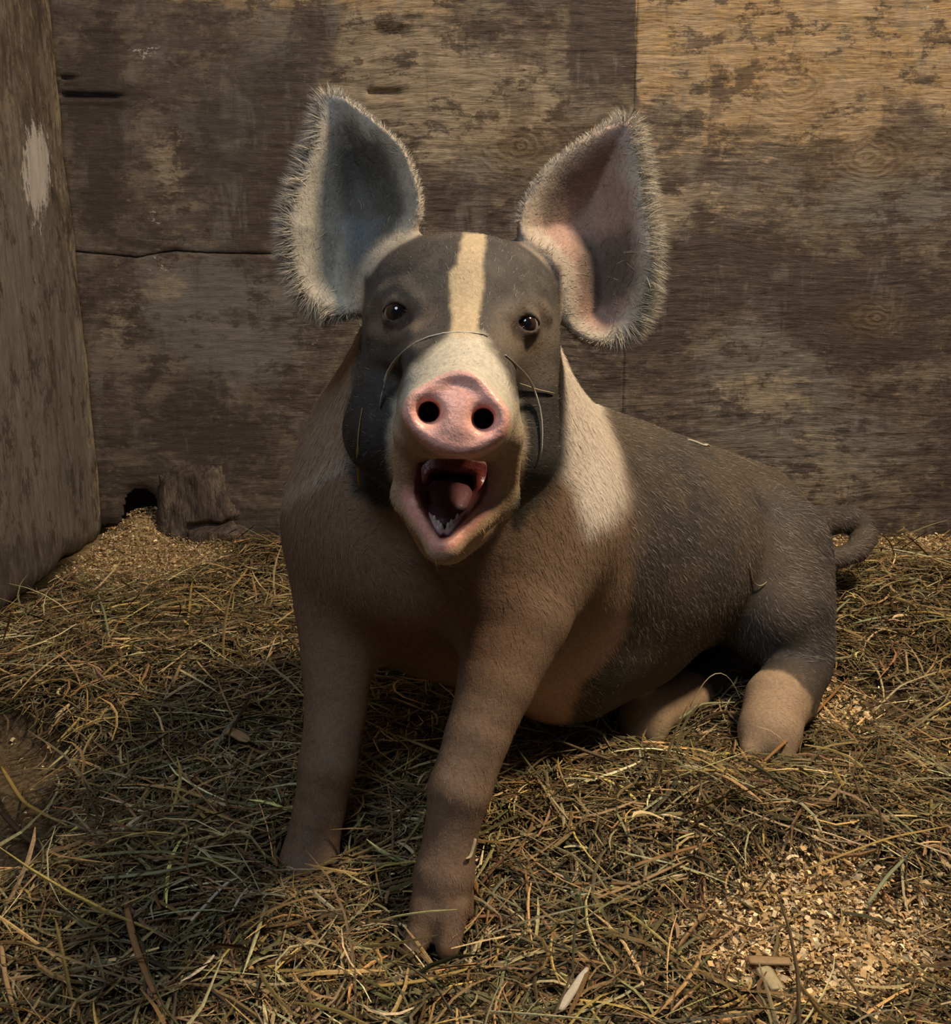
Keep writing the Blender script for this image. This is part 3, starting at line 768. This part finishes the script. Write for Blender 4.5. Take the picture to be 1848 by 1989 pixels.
pig_base = ground(1050, 1560); pig.location = pig_base
tag(pig, 'sitting pig with dark head and rump, pale shoulder belt, upright ears and open mouth', 'pig')
def pig_part(name, me, mat, parent=None):
    o = obj(name, me, mat, parent if parent is not None else pig)
    if parent is None: o.matrix_parent_inverse = __import__('mathutils').Matrix.Translation(-__import__('mathutils').Vector(pig_base))
    return o
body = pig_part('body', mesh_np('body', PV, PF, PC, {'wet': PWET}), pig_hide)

# ---- eyes
def uv_ball(c, r, nu=28, nv=18, sc=(1, 1, 1)):
    v = []; f = []
    for j in range(nv+1):
        th = math.pi*j/nv
        for i in range(nu):
            ph = 2*math.pi*i/nu
            a = np.array([math.sin(th)*math.cos(ph)*sc[0], math.sin(th)*math.sin(ph)*sc[1], math.cos(th)*sc[2]])*r
            v.append(c + RIGHT*a[0] + UP*a[1] - FWD*a[2])
    for j in range(nv):
        for i in range(nu): f.append((j*nu+i, j*nu+(i+1) % nu, (j+1)*nu+(i+1) % nu, (j+1)*nu+i))
    return np.array(v), np.array(f)
t = NT('wet_eye')
t.val(t.b.inputs['Base Color'], t.attr('Col', True)); t.b.inputs['Roughness'].default_value = 0.06
t.b.inputs['Coat Weight'].default_value = 0.6; t.b.inputs['Coat Roughness'].default_value = 0.03
eye_mat = t.m
for pos, r in EYE_POS:
    v, f = uv_ball(pos, r)
    q = v-pos; ang = np.arccos(np.clip(-(q @ FWD)/r, -1, 1))
    c = np.where((ang < 0.42)[:, None], (0.006, 0.005, 0.006), np.where((ang < 1.0)[:, None], (0.045, 0.024, 0.014), (0.32, 0.26, 0.24)))
    pig_part('eye', mesh_np('eye', v, f, c), eye_mat)

# ---- tongue, gums, teeth
def tube(pts, rads, sides=8, flat=1.0, flat_dir=None):
    pts = np.asarray(pts, float); n = len(pts); v = []; f = []
    for i in range(n):
        tn = pts[min(i+1, n-1)]-pts[max(i-1, 0)]; tn /= np.linalg.norm(tn)+1e-12
        ref = flat_dir if flat_dir is not None else (np.array([0, 0, 1.0]) if abs(tn[2]) < 0.9 else np.array([1.0, 0, 0]))
        s = np.cross(tn, ref); s /= np.linalg.norm(s)+1e-12; w = np.cross(s, tn)
        for j in range(sides):
            a = 2*math.pi*j/sides
            v.append(pts[i] + s*math.cos(a)*rads[i] + w*math.sin(a)*rads[i]*flat)
    for i in range(n-1):
        for j in range(sides): f.append((i*sides+j, i*sides+(j+1) % sides, (i+1)*sides+(j+1) % sides, (i+1)*sides+j))
    c0 = len(v); v.append(pts[0]); v.append(pts[-1])
    for j in range(sides):
        f.append((c0, (j+1) % sides, j, j)); f.append((c0+1, (n-1)*sides+j, (n-1)*sides+(j+1) % sides, (n-1)*sides+(j+1) % sides))
    return np.array(v), f
def poly_mesh(name, v, f):
    me = bpy.data.meshes.new(name)
    me.from_pydata([tuple(x) for x in v], [], [tuple(dict.fromkeys(q)) for q in f])
    me.polygons.foreach_set('use_smooth', [True]*len(me.polygons)); me.update(); return me
def plain(name, color, rough=0.5, scale=60, amt=0.25, spec=0.3, bump=0.0):
    t = NT(name); co = t.coord(); nz = t.noise(co, scale, 3)
    t.l(t.mix(nz, tuple(np.array(color)*(1-amt)), tuple(np.minimum(np.array(color)*(1+amt), 1))), t.b.inputs['Base Color'])
    t.b.inputs['Roughness'].default_value = rough; t.b.inputs['Specular IOR Level'].default_value = spec
    if bump: t.bump(nz, bump, 0.004)
    return t.m
tongue_mat = plain('tongue_flesh', (0.09, 0.036, 0.042), 0.38, 150, 0.2, 0.4, 0.2)
gum_mat = plain('pale_gum', (0.62, 0.42, 0.42), 0.3, 120, 0.15, 0.5)
tooth_mat = plain('tooth_enamel', (0.72, 0.68, 0.60), 0.3, 90, 0.1, 0.5)
tp = [P(872, 925, 0.985), P(872, 945, 0.955), P(870, 968, 0.925), P(867, 992, 0.90), P(864, 1010, 0.885), P(862, 1020, 0.878)]
v, f = tube(tp, [0.026, 0.027, 0.025, 0.019, 0.011, 0.003], 16, 0.42, flat_dir=UP*0.7-FWD*0.5)
tongue = pig_part('tongue', poly_mesh('tongue', v, f), tongue_mat)
for pts in ([P(815, 985, 0.905), P(836, 1010, 0.885), P(852, 1028, 0.874), P(860, 1038, 0.87)], [P(925, 985, 0.905), P(900, 1006, 0.888), P(878, 1026, 0.876), P(866, 1038, 0.87)]):
    v, f = tube(pts, [0.003, 0.005, 0.0055, 0.003], 10)
    g = pig_part('gum', poly_mesh('gum', v, f), gum_mat)
    for k in range(3):
        s = 0.5+0.18*k; i = min(int(s*3), 2); a = pts[i]+(pts[i+1]-pts[i])*(s*3-i)
        v, f = tube([a, a+UP*0.006-FWD*0.002, a+UP*0.0085-FWD*0.003], [0.0022, 0.0019, 0.0008], 7)
        obj('tooth', poly_mesh('tooth', v, f), tooth_mat, g).matrix_parent_inverse = g.matrix_world.inverted()

# ---- toes end in small horn hooves
hoof_mat = plain('hoof_horn', (0.17, 0.10, 0.06), 0.45, 70, 0.4, 0.35, 0.2)
for a, b, r in (((806, 1836, 1.022), (797, 1864, 1.012), 21), ((870, 1830, 1.022), (868, 1858, 1.012), 22),
                ((560, 1724, 1.148), (552, 1744, 1.14), 21), ((610, 1726, 1.148), (608, 1748, 1.14), 21),
                ((1466, 1448, 1.434), (1456, 1466, 1.424), 22), ((1516, 1452, 1.434), (1520, 1474, 1.424), 23),
                ((1230, 1418, 1.513), (1222, 1434, 1.503), 20), ((1272, 1424, 1.513), (1274, 1440, 1.503), 19)):
    pa, pb = P(*a), P(*b); R = Rm(r, a[2])
    v, f = tube([pa-(pb-pa)*0.4, pa, pa+(pb-pa)*0.6, pb, pb+(pb-pa)*0.25], [R*0.95, R*1.12, R*1.0, R*0.75, R*0.3], 12)
    pig_part('hoof', poly_mesh('hoof', v, f), hoof_mat)

# ---- bristle coat
FN = None
def sample_surface(n, weight):
    a, b, c_, d_ = (PV[PF[:, k]] for k in range(4))
    area = np.linalg.norm(np.cross(c_-a, d_-b), axis=1)*0.5
    cen = (a+b+c_+d_)/4
    w = area*weight(cen); w /= w.sum()
    i = rng.choice(len(PF), n, p=w)
    s, t_ = rng.random(n)[:, None], rng.random(n)[:, None]
    return (a[i]*(1-s)+b[i]*s)*(1-t_) + (d_[i]*(1-s)+c_[i]*s)*t_
def ribbon_hairs(root, dirs, nrm, length, width, droop=0.15):
    n = len(root)
    side = np.cross(dirs, nrm); side /= np.linalg.norm(side, axis=1)[:, None]+1e-9
    L = length[:, None]; Wd = width[:, None]*0.5
    m = root + dirs*L*0.5
    tip = root + dirs*L - nrm*L*droop
    v = np.stack([root-side*Wd, root+side*Wd, m+side*Wd*0.8, m-side*Wd*0.8, tip], 1)
    base = np.arange(n)[:, None]*5
    f = np.concatenate([base+np.array([0, 1, 2]), base+np.array([0, 2, 3]), base+np.array([3, 2, 4])])
    return v.reshape(-1, 3), f
def coat_weight(c):
    x, y, d = proj(c)
    w = np.ones(len(c))
    w[poly_sdf(x, y, DISC) < 14] *= np.where(d[poly_sdf(x, y, DISC) < 14] < 0.84, 0, 1)
    k = (poly_sdf(x, y, CAV) < 26) & (d < 1.0); w[k] = 0
    w[(y > 1030) & (d < 0.96)] *= 0.12
    for pos, r in EYE_POS: w[((c-pos)**2).sum(1) < (r*1.45)**2] = 0
    w *= np.where((d < 1.06) & (y < 1080), 1.3, 1.0)
    return w
NH = 170000
hr = sample_surface(NH, coat_weight)
hn = sdf_normals(hr)
hx, hy, hd = proj(hr)
flow = np.zeros((NH, 3))
axis = P(1425, 1085, 1.8)-P(875, 985, 1.25); axis /= np.linalg.norm(axis)
flow[:] = axis*0.75 + np.array([0, 0, -0.75])
headm = (hd < 1.06) & (hy < 1060)
away = hr - P(890, 800, 0.80); away /= np.linalg.norm(away, axis=1)[:, None]
flow[headm] = away[headm]
legm = (hy > 1180) & (hd < 1.28); flow[legm] = np.array([0.05, 0.1, -1.0])
ear_d = np.minimum(poly_sdf(*loc(hr, EAR_LO)[:2], EAR_LL), poly_sdf(*loc(hr, EAR_RO)[:2], EAR_RL))
sw = fbm(hr, 14, 55, 2)-0.5; sw2 = fbm(hr, 16, 77, 2)-0.5
flow += np.stack([sw, sw2, sw-sw2], 1)*1.3 + rng.normal(0, 0.16, (NH, 3))
flow -= hn*(flow*hn).sum(1)[:, None]
flow /= np.linalg.norm(flow, axis=1)[:, None]+1e-9
dirs = flow + hn*rng.uniform(0.10, 0.34, NH)[:, None]; dirs /= np.linalg.norm(dirs, axis=1)[:, None]
ln = rng.uniform(0.010, 0.022, NH); ln[headm] *= 0.7; ln[(hd < 0.97) & headm] *= 0.7; ln[(hy > 1285) & (hx > 1170)] *= 0.5; ln[legm] *= 0.6
hc, _ = paint_pig(hr)
lum = hc.mean(1)
tipc = np.where((lum < 0.12)[:, None], hc*1.1 + np.array([0.150, 0.136, 0.120])*(rng.uniform(0.0, 1.3, NH)**2.6)[:, None], hc*rng.uniform(0.8, 1.5, NH)[:, None])
tipc = np.where(headm[:, None] & (lum < 0.12)[:, None], hc*0.8+np.array([0.22, 0.198, 0.168])*(rng.random(NH)**3)[:, None], tipc)
hv, hf = ribbon_hairs(hr-hn*0.001, dirs, hn, ln, rng.uniform(0.00035, 0.0008, NH))
hair_mat = attr_mat('bristle', 0.55, 0.3)
coat = pig_part('coat_hair', mesh_np('coat_hair', hv, hf, np.repeat(np.clip(tipc, 0, 1), 5, 0)), hair_mat)
tag(coat, kind='stuff')
# ear fringes: fine hairs fanning off the rims, longest on the outer edges
for o, poly, which in ((EAR_LO, EAR_LL, 0), (EAR_RO, EAR_RL, 1)):
    def wgt(c):
        u, v, w = loc(c, o); d2 = poly_sdf(u, v, poly); x, y, d = proj(c)
        free = ((x < 705) | (x > 1095) | (y < 430))
        outer = (x < 660) if which == 0 else (x > 1190)
        return free*(d > 0.93)*(d < 1.10)*(smooth(-0.016, -0.004, d2)*(d2 < 0.008) + np.where(outer, 0.75, 0.05)*smooth(-0.055, -0.02, d2)*(d2 < 0.008))
    n = 9500
    r_ = sample_surface(n, wgt); nn = sdf_normals(r_)
    u, v, w = loc(r_, o); e = 0.001
    gx = poly_sdf(u+e, v, poly)-poly_sdf(u-e, v, poly); gy = poly_sdf(u, v+e, poly)-poly_sdf(u, v-e, poly)
    out = RIGHT*gx[:, None] + UP*gy[:, None]; out /= np.linalg.norm(out, axis=1)[:, None]+1e-9
    tang = np.stack([-(out @ UP), out @ RIGHT], 1); tang = RIGHT*tang[:, :1] + UP*tang[:, 1:]
    clump = (fbm(r_, 60, 17+which, 2)-0.5)
    px_, py_, pd_ = proj(r_)
    outer = smooth(700, 600, px_) if which == 0 else smooth(1140, 1240, px_)
    dr = out*(0.55+0.45*outer)[:, None] + tang*(clump*2.2)[:, None] + rng.normal(0, 0.20, (n, 3)) + nn*0.15
    dr = dr + UP*0.5*(1-outer)[:, None]
    dr /= np.linalg.norm(dr, axis=1)[:, None]
    L = rng.uniform(0.004, 0.012, n)*(0.6 + 1.5*outer)
    side = -np.repeat(FWD[None], n, 0) + rng.normal(0, 0.3, (n, 3))
    hcol = np.array([0.56, 0.485, 0.375])*rng.uniform(0.35, 1.25, n)[:, None]
    hv, hf = ribbon_hairs(r_, dr, side, L, rng.uniform(0.0003, 0.0007, n), 0.12)
    fr = pig_part('ear_fringe', mesh_np('ear_fringe', hv, hf, np.repeat(np.clip(hcol, 0, 1), 5, 0)), hair_mat)
    tag(fr, kind='stuff')
# ------------------------------------------------------------------ bedding: matted hay, wood shavings
def blades(n, seed, pos_fn, len_rng, wid_rng, palette, lift, stick=0.05):
    r = np.random.default_rng(seed)
    x, y = pos_fn(n, r); n = len(x)
    L = np.exp(r.uniform(np.log(len_rng[0]), np.log(len_rng[1]), n)); Wd = r.uniform(*wid_rng, n)
    clump = noise2(x, y, 7, seed+3, 2)*math.pi*3.0
    az = np.where(r.random(n) < 0.55, clump + r.normal(0, 0.5, n), r.uniform(0, 2*math.pi, n))
    pit = r.normal(0, 0.13, n); up = r.random(n) < stick; pit = np.where(up, r.uniform(0.3, 0.9, n), pit)
    curl = r.normal(0, 0.5, n); arch = r.uniform(-0.1, 0.35, n)
    ns = 5; ts = np.linspace(-0.5, 0.5, ns)
    cx = np.zeros((n, ns, 3))
    for k, tt in enumerate(ts):
        a = az + curl*tt
        cx[:, k, 0] = x + np.cos(a)*L*tt; cx[:, k, 1] = y + np.sin(a)*L*tt
        cx[:, k, 2] = np.sin(pit)*L*(tt + np.where(up, 0.5, 0.0)) + arch*L*(0.25-tt*tt)
    zb = bedding_height(x, y) + r.random(n)**1.5*lift
    hk = np.stack([bedding_height(cx[:, k, 0], cx[:, k, 1]) for k in range(ns)], 1)
    cx[:, :, 2] += zb[:, None]*0.6 + hk*0.4
    cx[:, :, 2] = np.maximum(cx[:, :, 2], hk+0.001)
    inside = np.zeros(n, bool)
    for k in range(ns): inside |= pig_sdf(cx[:, k]) < 0.003
    inside |= (cx[:, :, 1].max(1) > WALL_Y-0.012) | ((cx[:, :, 0]-(-1.012+(2.506-cx[:, :, 1])*0.0237)).min(1) < 0.016)
    ok = ~inside; cx, L, Wd, n = cx[ok], L[ok], Wd[ok], ok.sum()
    tn = np.gradient(cx, axis=1); tn /= np.linalg.norm(tn, axis=2)[:, :, None]+1e-9
    roll = r.normal(0, 0.5, n)
    sd = np.cross(tn, np.array([0, 0, 1.0])); sd /= np.linalg.norm(sd, axis=2)[:, :, None]+1e-9
    upv = np.cross(sd, tn)
    s2 = sd*np.cos(roll)[:, None, None] + upv*np.sin(roll)[:, None, None]
    nv = np.cross(s2, tn)
    prof = np.array([0.55, 0.95, 1.0, 0.85, 0.25])[None, :, None]*Wd[:, None, None]*0.5
    v = np.stack([cx-s2*prof, cx+nv*prof*0.55, cx+s2*prof], 2)      # n, ns, 3, 3
    pal = np.array(palette); ci = r.integers(0, len(pal), n)
    c = pal[ci]*np.exp(r.normal(-0.22, 0.48, n))[:, None]*(1 + r.normal(0, 0.06, (n, 3)))
    b = np.arange(n)[:, None]*(ns*3); fl = []
    for k in range(ns-1):
        for w in range(2):
            fl.append(b + np.array([k*3+w, k*3+w+1, (k+1)*3+w+1, (k+1)*3+w]))
    return v.reshape(-1, 3), np.concatenate(fl), np.repeat(np.clip(c, 0.005, 1), ns*3, 0)
def spread(density, ymax=2.5):
    def fn(n, r):
        xs, ys = [], []; got = 0
        while got < n:
            y = 0.62 + (ymax-0.62)*r.random(n*2)**1.25
            hw = 0.12 + 0.56*y
            x = r.uniform(-1, 1, n*2)*hw
            k = (x > -1.03) & (r.random(n*2) < density(x, y)); xs.append(x[k]); ys.append(y[k]); got += k.sum()
        return np.concatenate(xs)[:n], np.concatenate(ys)[:n]
    return fn
def hay_density(x, y):
    d = np.ones(len(x))
    d *= 1-0.975*patch(x, y, DIRT, 20)
    d *= 1-0.93*patch(x, y, SHAVE, 30)
    return d
HAY = [(0.30, 0.200, 0.085), (0.20, 0.145, 0.068), (0.145, 0.118, 0.055), (0.36, 0.265, 0.145), (0.17, 0.100, 0.050), (0.25, 0.195, 0.110),
       (0.12, 0.085, 0.040), (0.115, 0.075, 0.035), (0.26, 0.155, 0.065), (0.19, 0.175, 0.085)]
PALE = [(0.54, 0.42, 0.21), (0.46, 0.39, 0.22), (0.44, 0.28, 0.12), (0.50, 0.36, 0.12), (0.34, 0.32, 0.19)]
hay_mat = attr_mat('dry_hay', 0.62, 0.22, 300, 0.3)
parts = [blades(34000, 11, spread(hay_density), (0.022, 0.10), (0.0011, 0.0032), HAY, 0.022, 0.04),
         blades(9000, 12, spread(hay_density), (0.03, 0.15), (0.0022, 0.0052), HAY, 0.034, 0.06),
         blades(5200, 13, spread(hay_density), (0.03, 0.17), (0.0014, 0.0044), PALE, 0.040, 0.05)]
off = 0; vv, ff, ccs = [], [], []
for v, f, c in parts: vv.append(v); ff.append(f+off); ccs.append(c); off += len(v)
tag(obj('hay_bedding', mesh_np('hay_bedding', np.concatenate(vv), np.concatenate(ff), np.concatenate(ccs), smooth_shade=False), hay_mat),
    'tangled dry brown and golden hay strewn over the stall floor', 'hay', kind='stuff')

def shaving_density(x, y): return np.clip(patch(x, y, SHAVE, 45)*1.0 + 0.012, 0, 1)
r = np.random.default_rng(91)
N = 20000
x, y = spread(shaving_density, 2.6)(N, r)
# shavings also spill through the gnawed hole
z = bedding_height(x, y) + r.random(N)*0.010
a = r.uniform(0, 2*math.pi, N); tilt = r.normal(0, 0.4, (N, 2))
L = np.exp(r.uniform(np.log(0.002), np.log(0.011), N)); Wd = L*r.uniform(0.2, 0.7, N)
e1 = np.stack([np.cos(a), np.sin(a), tilt[:, 0]], 1); e2 = np.stack([-np.sin(a), np.cos(a), tilt[:, 1]], 1); e3 = np.cross(e1, e2)
o = np.stack([x, y, z], 1)
ok = (pig_sdf(o) > 0.006) & (x > -1.012+(2.506-y)*0.0237+0.012) & ((y < WALL_Y-0.015) | (np.abs(x+0.915) < 0.05))
v = []
for s_, u_ in ((-1, 0.0), (0, 1), (1, 0.0)):
    for w_ in (-1, 1):
        v.append(o + e1*(L*s_)[:, None]*0.5 + e2*(Wd*w_)[:, None]*0.5 + e3*(L*0.22*u_)[:, None])
v = np.stack(v, 1)[ok]; n = len(v)
b = np.arange(n)[:, None]*6
f = np.concatenate([b+np.array([0, 2, 3, 1]), b+np.array([2, 4, 5, 3])])
c = np.array([[0.74, 0.55, 0.31], [0.66, 0.44, 0.21], [0.82, 0.66, 0.42], [0.50, 0.32, 0.14]])[r.integers(0, 4, n)]*np.exp(r.normal(-0.15, 0.35, n))[:, None]
tag(obj('wood_shavings', mesh_np('wood_shavings', v.reshape(-1, 3), f, np.repeat(c, 6, 0), smooth_shade=False), attr_mat('pine_shavings', 0.75, 0.15)),
    'pale yellow wood shavings scattered among the hay', 'shavings', kind='stuff')

# ------------------------------------------------------------------ single stalks one can pick out
def smooth_path(pts, n=14):
    pts = np.asarray(pts, float)
    if len(pts) == 2: pts = np.array([pts[0], (pts[0]+pts[1])/2 + np.array([0, 0, 0.004]), pts[1]])
    t = np.r_[0, np.cumsum(np.linalg.norm(np.diff(pts, axis=0), axis=1))]; q = np.linspace(0, t[-1], n)
    out = np.stack([np.interp(q, t, pts[:, k]) for k in range(3)], 1)
    for _ in range(2): out[1:-1] = out[1:-1]*0.5 + (out[:-2]+out[2:])*0.25
    return out
def straw_mat(name, color):
    t = NT(name); co = t.coord()
    nz = t.noise(co, 220, 3)
    t.l(t.mix(nz, tuple(np.array(color)*0.7), tuple(np.minimum(np.array(color)*1.25, 1))), t.b.inputs['Base Color'])
    t.b.inputs['Roughness'].default_value = 0.55; t.b.inputs['Specular IOR Level'].default_value = 0.3
    t.bump(nz, 0.2, 0.002); return t.m
SM = {k: straw_mat(k+'_straw', c) for k, c in dict(white=(0.62, 0.56, 0.46), pale=(0.48, 0.40, 0.24), gold=(0.42, 0.29, 0.09), green=(0.30, 0.31, 0.17), brown=(0.33, 0.17, 0.07), dark=(0.08, 0.06, 0.04), tan=(0.38, 0.25, 0.13)).items()}
def stalk(name, cat, label, pts, width, m, lift=0.02, flat=0.45, ends=(0.7, 0.4), group=None):
    base = smooth_path(pts)
    n = len(base); w = np.interp(np.linspace(0, 1, n), [0, 0.15, 0.8, 1], [ends[0], 1, 0.9, ends[1]])*width*0.5
    v, f = tube(base, w, 6, flat)
    o0 = base[n//2].copy(); me = poly_mesh(name, v-o0, f)
    o = obj(name, me, SM[m]); o.location = o0
    tag(o, label, cat, group); return o
def gpath(pix, zs):
    out = []
    for i, (a, b) in enumerate(pix):
        z = zs[i] if isinstance(zs, (list, tuple)) else zs
        p = ground(a, b, 0.03)
        for _ in range(3):
            h = float(bedding_height(np.array([p[0]]), np.array([p[1]]))[0]); p = ground(a, b, h+z)
        out.append(p)
    return out
Z = 0.024
FLOOR_STALKS = [
    ('hay_stalk', 'pale bent straw lying just left of the left front foot', [(371, 1788), (442, 1712), (469, 1703)], 0.0042, 'white'),
    ('hay_stalk', 'short whitish straw beside the pale bent straw near the left front foot', [(451, 1770), (489, 1717)], 0.0032, 'white'),
    ('hay_leaf', 'long reddish brown leaf pointing down through the grey hay at lower left', [(246, 1762), (257, 1815), (268, 1851), (304, 1940)], 0.0075, 'brown'),
    ('hay_stalk', 'tan straw running down the left picture edge at the bottom corner', [(2, 1833), (9, 1895), (31, 1976)], 0.0050, 'tan'),
    ('hay_stalk', 'thick golden stalk crossing the bare dirt at the left edge', [(2, 1489), (45, 1560), (134, 1605)], 0.0062, 'gold'),
    ('twig', 'dark bent twig lying across the bare dirt at left', [(2, 1578), (50, 1628), (92, 1655)], 0.0075, 'dark'),
    ('hay_stalk', 'long greenish blade curving over the hay left of the left front foot', [(200, 1706), (300, 1696), (416, 1672)], 0.0060, 'green'),
    ('hay_stalk', 'thin grey stem lying straight across the left front foot', [(510, 1692), (570, 1688), (637, 1689)], 0.0026, 'pale'),
    ('straw_piece', 'broad white split straw at the bottom centre, right of the front hoof', [(1087, 1962), (1115, 1920), (1141, 1880)], 0.0098, 'white'),
    ('hay_stalk', 'straight tan straw above the shavings patch, pointing up to the right', [(1156, 1746), (1245, 1712), (1331, 1672)], 0.0052, 'tan'),
    ('hay_leaf', 'brown flat leaf above the straight tan straw, right of the front leg', [(1233, 1680), (1310, 1655), (1387, 1636)], 0.0062, 'brown'),
    ('hay_stalk', 'short pale straw slanting down beside the right front knee', [(1046, 1515), (1075, 1555), (1105, 1592)], 0.0040, 'pale'),
    ('hay_stalk', 'long thin golden stalk lying level below the hind feet', [(1259, 1497), (1400, 1496), (1516, 1492), (1613, 1510)], 0.0036, 'gold'),
    ('hay_stalk', 'long stalk rising to the right picture edge above the shavings', [(1562, 1690), (1721, 1628), (1840, 1605)], 0.0040, 'gold'),
    ('hay_stalk', 'grey-green blade slanting over the top right of the shavings patch', [(1685, 1757), (1725, 1700), (1772, 1654)], 0.0052, 'green'),
    ('wood_chip', 'flat tan wood chip lying level on the front shavings patch', [(1454, 1864), (1495, 1866), (1536, 1867)], 0.0150, 'tan'),
    ('wood_chip', 'broad pale wood chip on the front shavings below the tan chip', [(1482, 1880), (1496, 1900), (1512, 1922)], 0.0200, 'pale'),
    ('straw_piece', 'pale split straw end poking out beneath the belly', [(1087, 1410), (1141, 1410), (1177, 1428)], 0.0070, 'pale'),
    ('hay_stalk', 'grey-green bent blade between the two hind feet', [(1320, 1396), (1362, 1366), (1428, 1364)], 0.0062, 'green'),
    ('hay_stalk', 'thin upright green blade in front of the belly', [(1190, 1422), (1150, 1370), (1130, 1335)], 0.0042, 'green'),
    ('hay_stalk', 'rusty stalk slanting up beside the right hind foot', [(1485, 1478), (1570, 1400), (1647, 1318)], 0.0060, 'brown'),
    ('hay_stalk', 'pale green forked blade lying next to the pig rump', [(1613, 1199), (1632, 1180), (1651, 1163)], 0.0060, 'green'),
    ('hay_stalk', 'yellow straw standing upright in the hay left of the shoulder', [(367, 1193), (370, 1158), (373, 1123)], 0.0060, 'gold'),
    ('hay_stalk', 'greenish stem standing up before the left wall shavings', [(212, 1237), (203, 1190), (188, 1149)], 0.0050, 'green'),
    ('dry_leaf', 'small curled brown leaf on the shaded hay beside the left front leg', [(438, 1417), (462, 1425), (483, 1440)], 0.0230, 'tan'),
    ('hay_stalk', 'long yellow-green straw at the bottom edge below the front hoof', [(725, 1916), (825, 1905), (923, 1878)], 0.0052, 'gold'),
    ('hay_stalk', 'slender straw leaning up towards the left wall corner of the hay', [(60, 1185), (110, 1130), (180, 1085)], 0.0040, 'tan'),
    ('hay_stalk', 'pale straw lying at the right edge level with the hind feet', [(1700, 1380), (1750, 1330), (1835, 1300)], 0.0044, 'pale'),
]
for name, label, pix, w, m in FLOOR_STALKS:
    cat = {'hay_stalk': 'straw', 'hay_leaf': 'leaf', 'twig': 'twig', 'straw_piece': 'straw', 'wood_chip': 'wood chip', 'dry_leaf': 'leaf'}[name]
    stalk(name, cat, label, gpath(pix, Z if name != 'wood_chip' else 0.014), w, m, flat=0.25 if name in ('wood_chip', 'dry_leaf', 'hay_leaf') else 0.45, ends=(0.9, 0.9) if name == 'wood_chip' else (0.7, 0.4))
# a loop of stem arching up before the dark hollow under the belly
hp = ground(1339, 1395, 0.03); hq = ground(1440, 1385, 0.03)
arc = [hp + (hq-hp)*s_ + np.array([0, 0, 0.078*math.sin(math.pi*(0.08+0.84*s_))]) for s_ in np.linspace(0, 1, 9)]
stalk('hay_stalk', 'straw', 'thin stem arching in a hoop between the hind feet', arc, 0.0026, 'pale')
wl = [ground(1768, 1088, 0.05), on_wall(1808, 1058, 2.47), on_wall(1846, 1029, 2.49)]
stalk('hay_stalk', 'straw', 'yellow-green straw leaning on the back wall at the right edge', wl, 0.0085, 'gold')
def on_pig(pix, off=0.0045, n=10):
    pix = np.asarray(pix, float); t_ = np.r_[0, np.cumsum(np.linalg.norm(np.diff(pix, axis=0), axis=1))]; q = np.linspace(0, t_[-1], n)
    xs, ys = np.interp(q, t_, pix[:, 0]), np.interp(q, t_, pix[:, 1])
    ds = []; yy_ = []
    for a_, b_ in zip(xs, ys):
        d_ = surface_depth(a_, b_)
        k_ = 0
        while d_ is None and k_ < 12: k_ += 1; d_ = surface_depth(a_, b_+6*k_)
        ds.append(np.nan if d_ is None else d_); yy_.append(b_+6*k_)
    ds = np.array(ds); good = ~np.isnan(ds); ds = np.interp(np.arange(n), np.nonzero(good)[0], ds[good])
    for _ in range(2): ds[1:-1] = np.minimum(ds[1:-1], ds[1:-1]*0.5+(ds[:-2]+ds[2:])*0.25)
    return [P(a_, b_, d_-off) for a_, b_, d_ in zip(xs, yy_, ds)]
for name, label, pix, w, m in [
    ('hay_stalk', 'pale straw draped over the bridge of the nose and left cheek', [(738, 788), (752, 715), (790, 678), (822, 652), (900, 640), (950, 650)], 0.0048, 'white'),
    ('hay_stalk', 'thin golden straw hanging down the dark left cheek', [(698, 945), (694, 850), (704, 792)], 0.0038, 'gold'),
    ('hay_stalk', 'thin grey straw curving down the dark right cheek', [(982, 690), (1030, 735), (1052, 790), (1056, 850), (1052, 890)], 0.0038, 'white'),
    ('hay_stalk', 'short straw crossing the right cheek towards the pale belt', [(1010, 745), (1045, 757), (1078, 764)], 0.0030, 'pale'),
    ('straw_piece', 'white sliver of straw resting on the top of the back', [(1338, 830), (1360, 838), (1382, 850)], 0.0100, 'white'),
    ('hay_stalk', 'fine pale straw lying along the back above the rump', [(1425, 884), (1452, 894), (1477, 908)], 0.0030, 'pale'),
    ('hay_stalk', 'small hooked straw stuck to the dark thigh', [(1457, 1095), (1462, 1130), (1478, 1141), (1490, 1130)], 0.0030, 'pale'),
    ('hay_stalk', 'curled tan straw clinging to the right front shin', [(924, 1629), (914, 1665), (905, 1668)], 0.0046, 'pale')]:
    stalk(name, 'straw', label, on_pig(pix), w, m)
